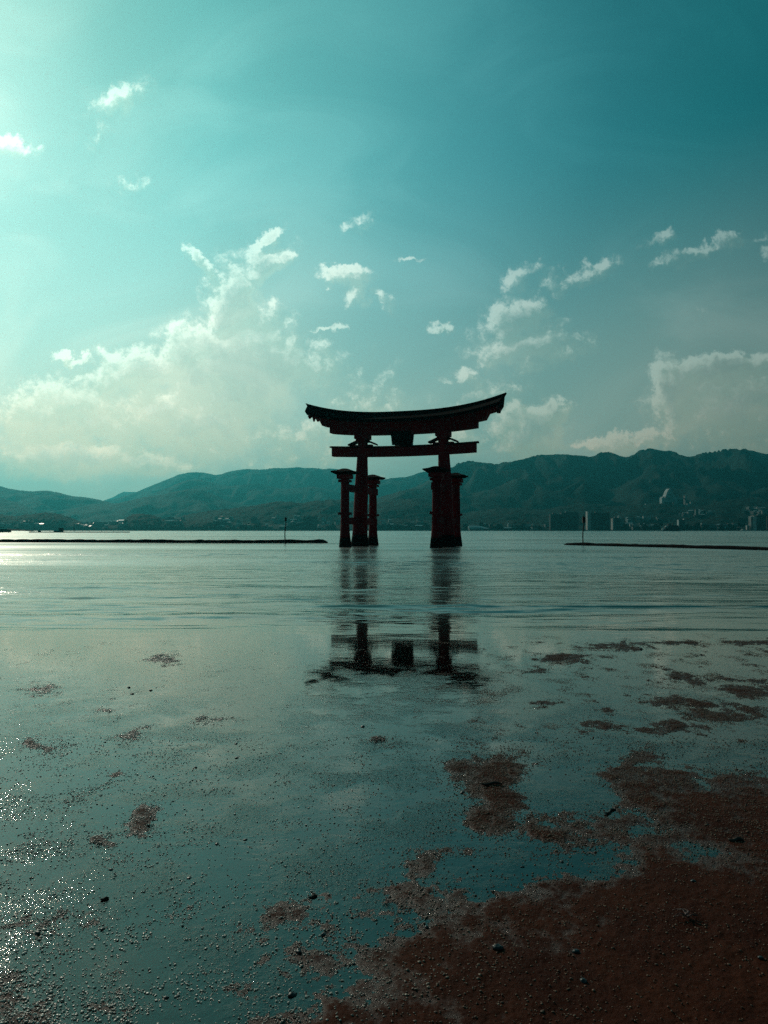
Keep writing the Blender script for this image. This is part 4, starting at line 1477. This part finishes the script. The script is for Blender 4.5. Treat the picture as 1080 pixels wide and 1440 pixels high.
# ------------------------------------------------------------------ boats
def ferry():
    D = 1500.0
    s = D / F
    root = empty('car_ferry', ((943.5 - 540) / F * D, D, 0))
    tag(root, 'dark two decked ferry with white bow crossing in front of the far shore', 'ferry')

    def P(px):
        return (px - 943.5) * s
    rg = []
    for (px, hw, top) in ((931.3, 1.2, 4.6), (933, 3.2, 4.2), (937, 5, 3.9), (946, 5, 3.8), (953, 4.6, 3.8), (956.4, 2.6, 4.2)):
        x = P(px)
        rg.append([(x * (.97), -hw * .7, -.8), (x * .97, hw * .7, -.8), (x, hw, 1.4), (x, hw, top), (x, -hw, top), (x, -hw, 1.4)])
    MB().rings(rg).build('hull', M['hull'], root)
    MB().rings([[(P(930.4), -1, 2.5), (P(930.4), 1, 2.5), (P(930.8), .8, 6.4), (P(930.8), -.8, 6.4)], [(P(932.6), -3.4, 2.5), (P(932.6), 3.4, 2.5), (P(932.6), 3.2, 6.0), (P(932.6), -3.2, 6.0)]]).build('bow_ramp', M['boatwhite'], root)
    dk = MB().box(P(934), P(954.5), -4.6, 4.6, 4.0, 8.2).build('car_deck', M['hull'], root)
    for i in range(7):
        x = P(936.5 + i * 2.5)
        MB().box(x - 1.1, x + 1.1, -4.68, -4.55, 5.2, 7.2).build('window', M['glass'], dk)
    up = MB().box(P(937.5), P(953), -4.2, 4.2, 8.205, 11.4).build('passenger_deck', M['hull'], root)
    for i in range(6):
        x = P(939.5 + i * 2.4)
        MB().box(x - 1.2, x + 1.2, -4.28, -4.15, 9.2, 10.7).build('window', M['glass'], up)
    MB().box(P(934.6), P(936.9), -4.7, -2.2, 8.205, 10.8).build('lifeboat', M['boatwhite'], root)
    br = MB().box(P(939), P(943), -3, 3, 11.405, 14.2, .3).build('bridge', M['darkwall'], root)
    MB().box(P(939.4), P(942.6), -3.02, -2.6, 12.4, 13.5).build('window', M['glass'], br)
    MB().box(P(945.5), P(947.2), -1.2, 1.2, 11.405, 15.0, .2).build('funnel', M['darkwall'], root)
    MB().tube((P(941), 0, 14.2), (P(941), 0, 18), .16, .08, 6).build('mast', M['boatwhite'], root)
    MB().tube((P(933.8), 0, 4), (P(933.8), 0, 10.5), .14, .08, 6).build('mast', M['boatwhite'], root)


ferry()


def motorboat():
    D = 1900.0
    s = D / F
    root = empty('motor_boat', ((1044.8 - 540) / F * D, D, 0))
    tag(root, 'small white motor boat moored on the far waterfront near the right edge', 'boat')
    rg = []
    for (x, hw, top) in ((-3.4, .8, 2.4), (-2.2, 2.0, 2.1), (0, 2.3, 1.9), (2.5, 2.2, 1.9), (3.2, 1.9, 2.0)):
        rg.append([(x * s * .9, -hw * .6, -.5), (x * s * .9, hw * .6, -.5), (x * s, hw, .7), (x * s, hw, top), (x * s, -hw, top), (x * s, -hw, .7)])
    MB().rings(rg).build('hull', M['boatwhite'], root)
    cb = MB().box(-1.6 * s, 1.4 * s, -1.6, 1.6, 1.95, 4.6, .3).build('cabin', M['boatwhite'], root)
    MB().box(-1.35 * s, 1.15 * s, -1.62, -1.1, 3.0, 4.0).build('window', M['glass'], cb)
    MB().box(-2.2 * s, 2.0 * s, -1.9, 1.9, 4.605, 4.9).build('roof', M['boatwhite'], root)


motorboat()

# ------------------------------------------------------------------ haze
def build_haze():
    o = MB().box(-9000, 9000, -60, 11600, -30, 790).build('haze', None) if False else None
    mb = MB().box(-15000, 15000, -200, 13000, -40, 800)
    m, k = material('sea_haze')
    v = k.n('ShaderNodeVolumePrincipled')
    v.inputs['Color'].default_value = (.09, .72, .80, 1)
    v.inputs['Density'].default_value = 9.5e-5
    v.inputs['Anisotropy'].default_value = .70
    out = k.n('ShaderNodeOutputMaterial')
    k.t.links.new(v.outputs[0], out.inputs['Volume'])
    o = mb.build('haze', m)
    tag(o, 'thin blue green sea haze over the strait and hills', 'haze', None, 'stuff')


build_haze()
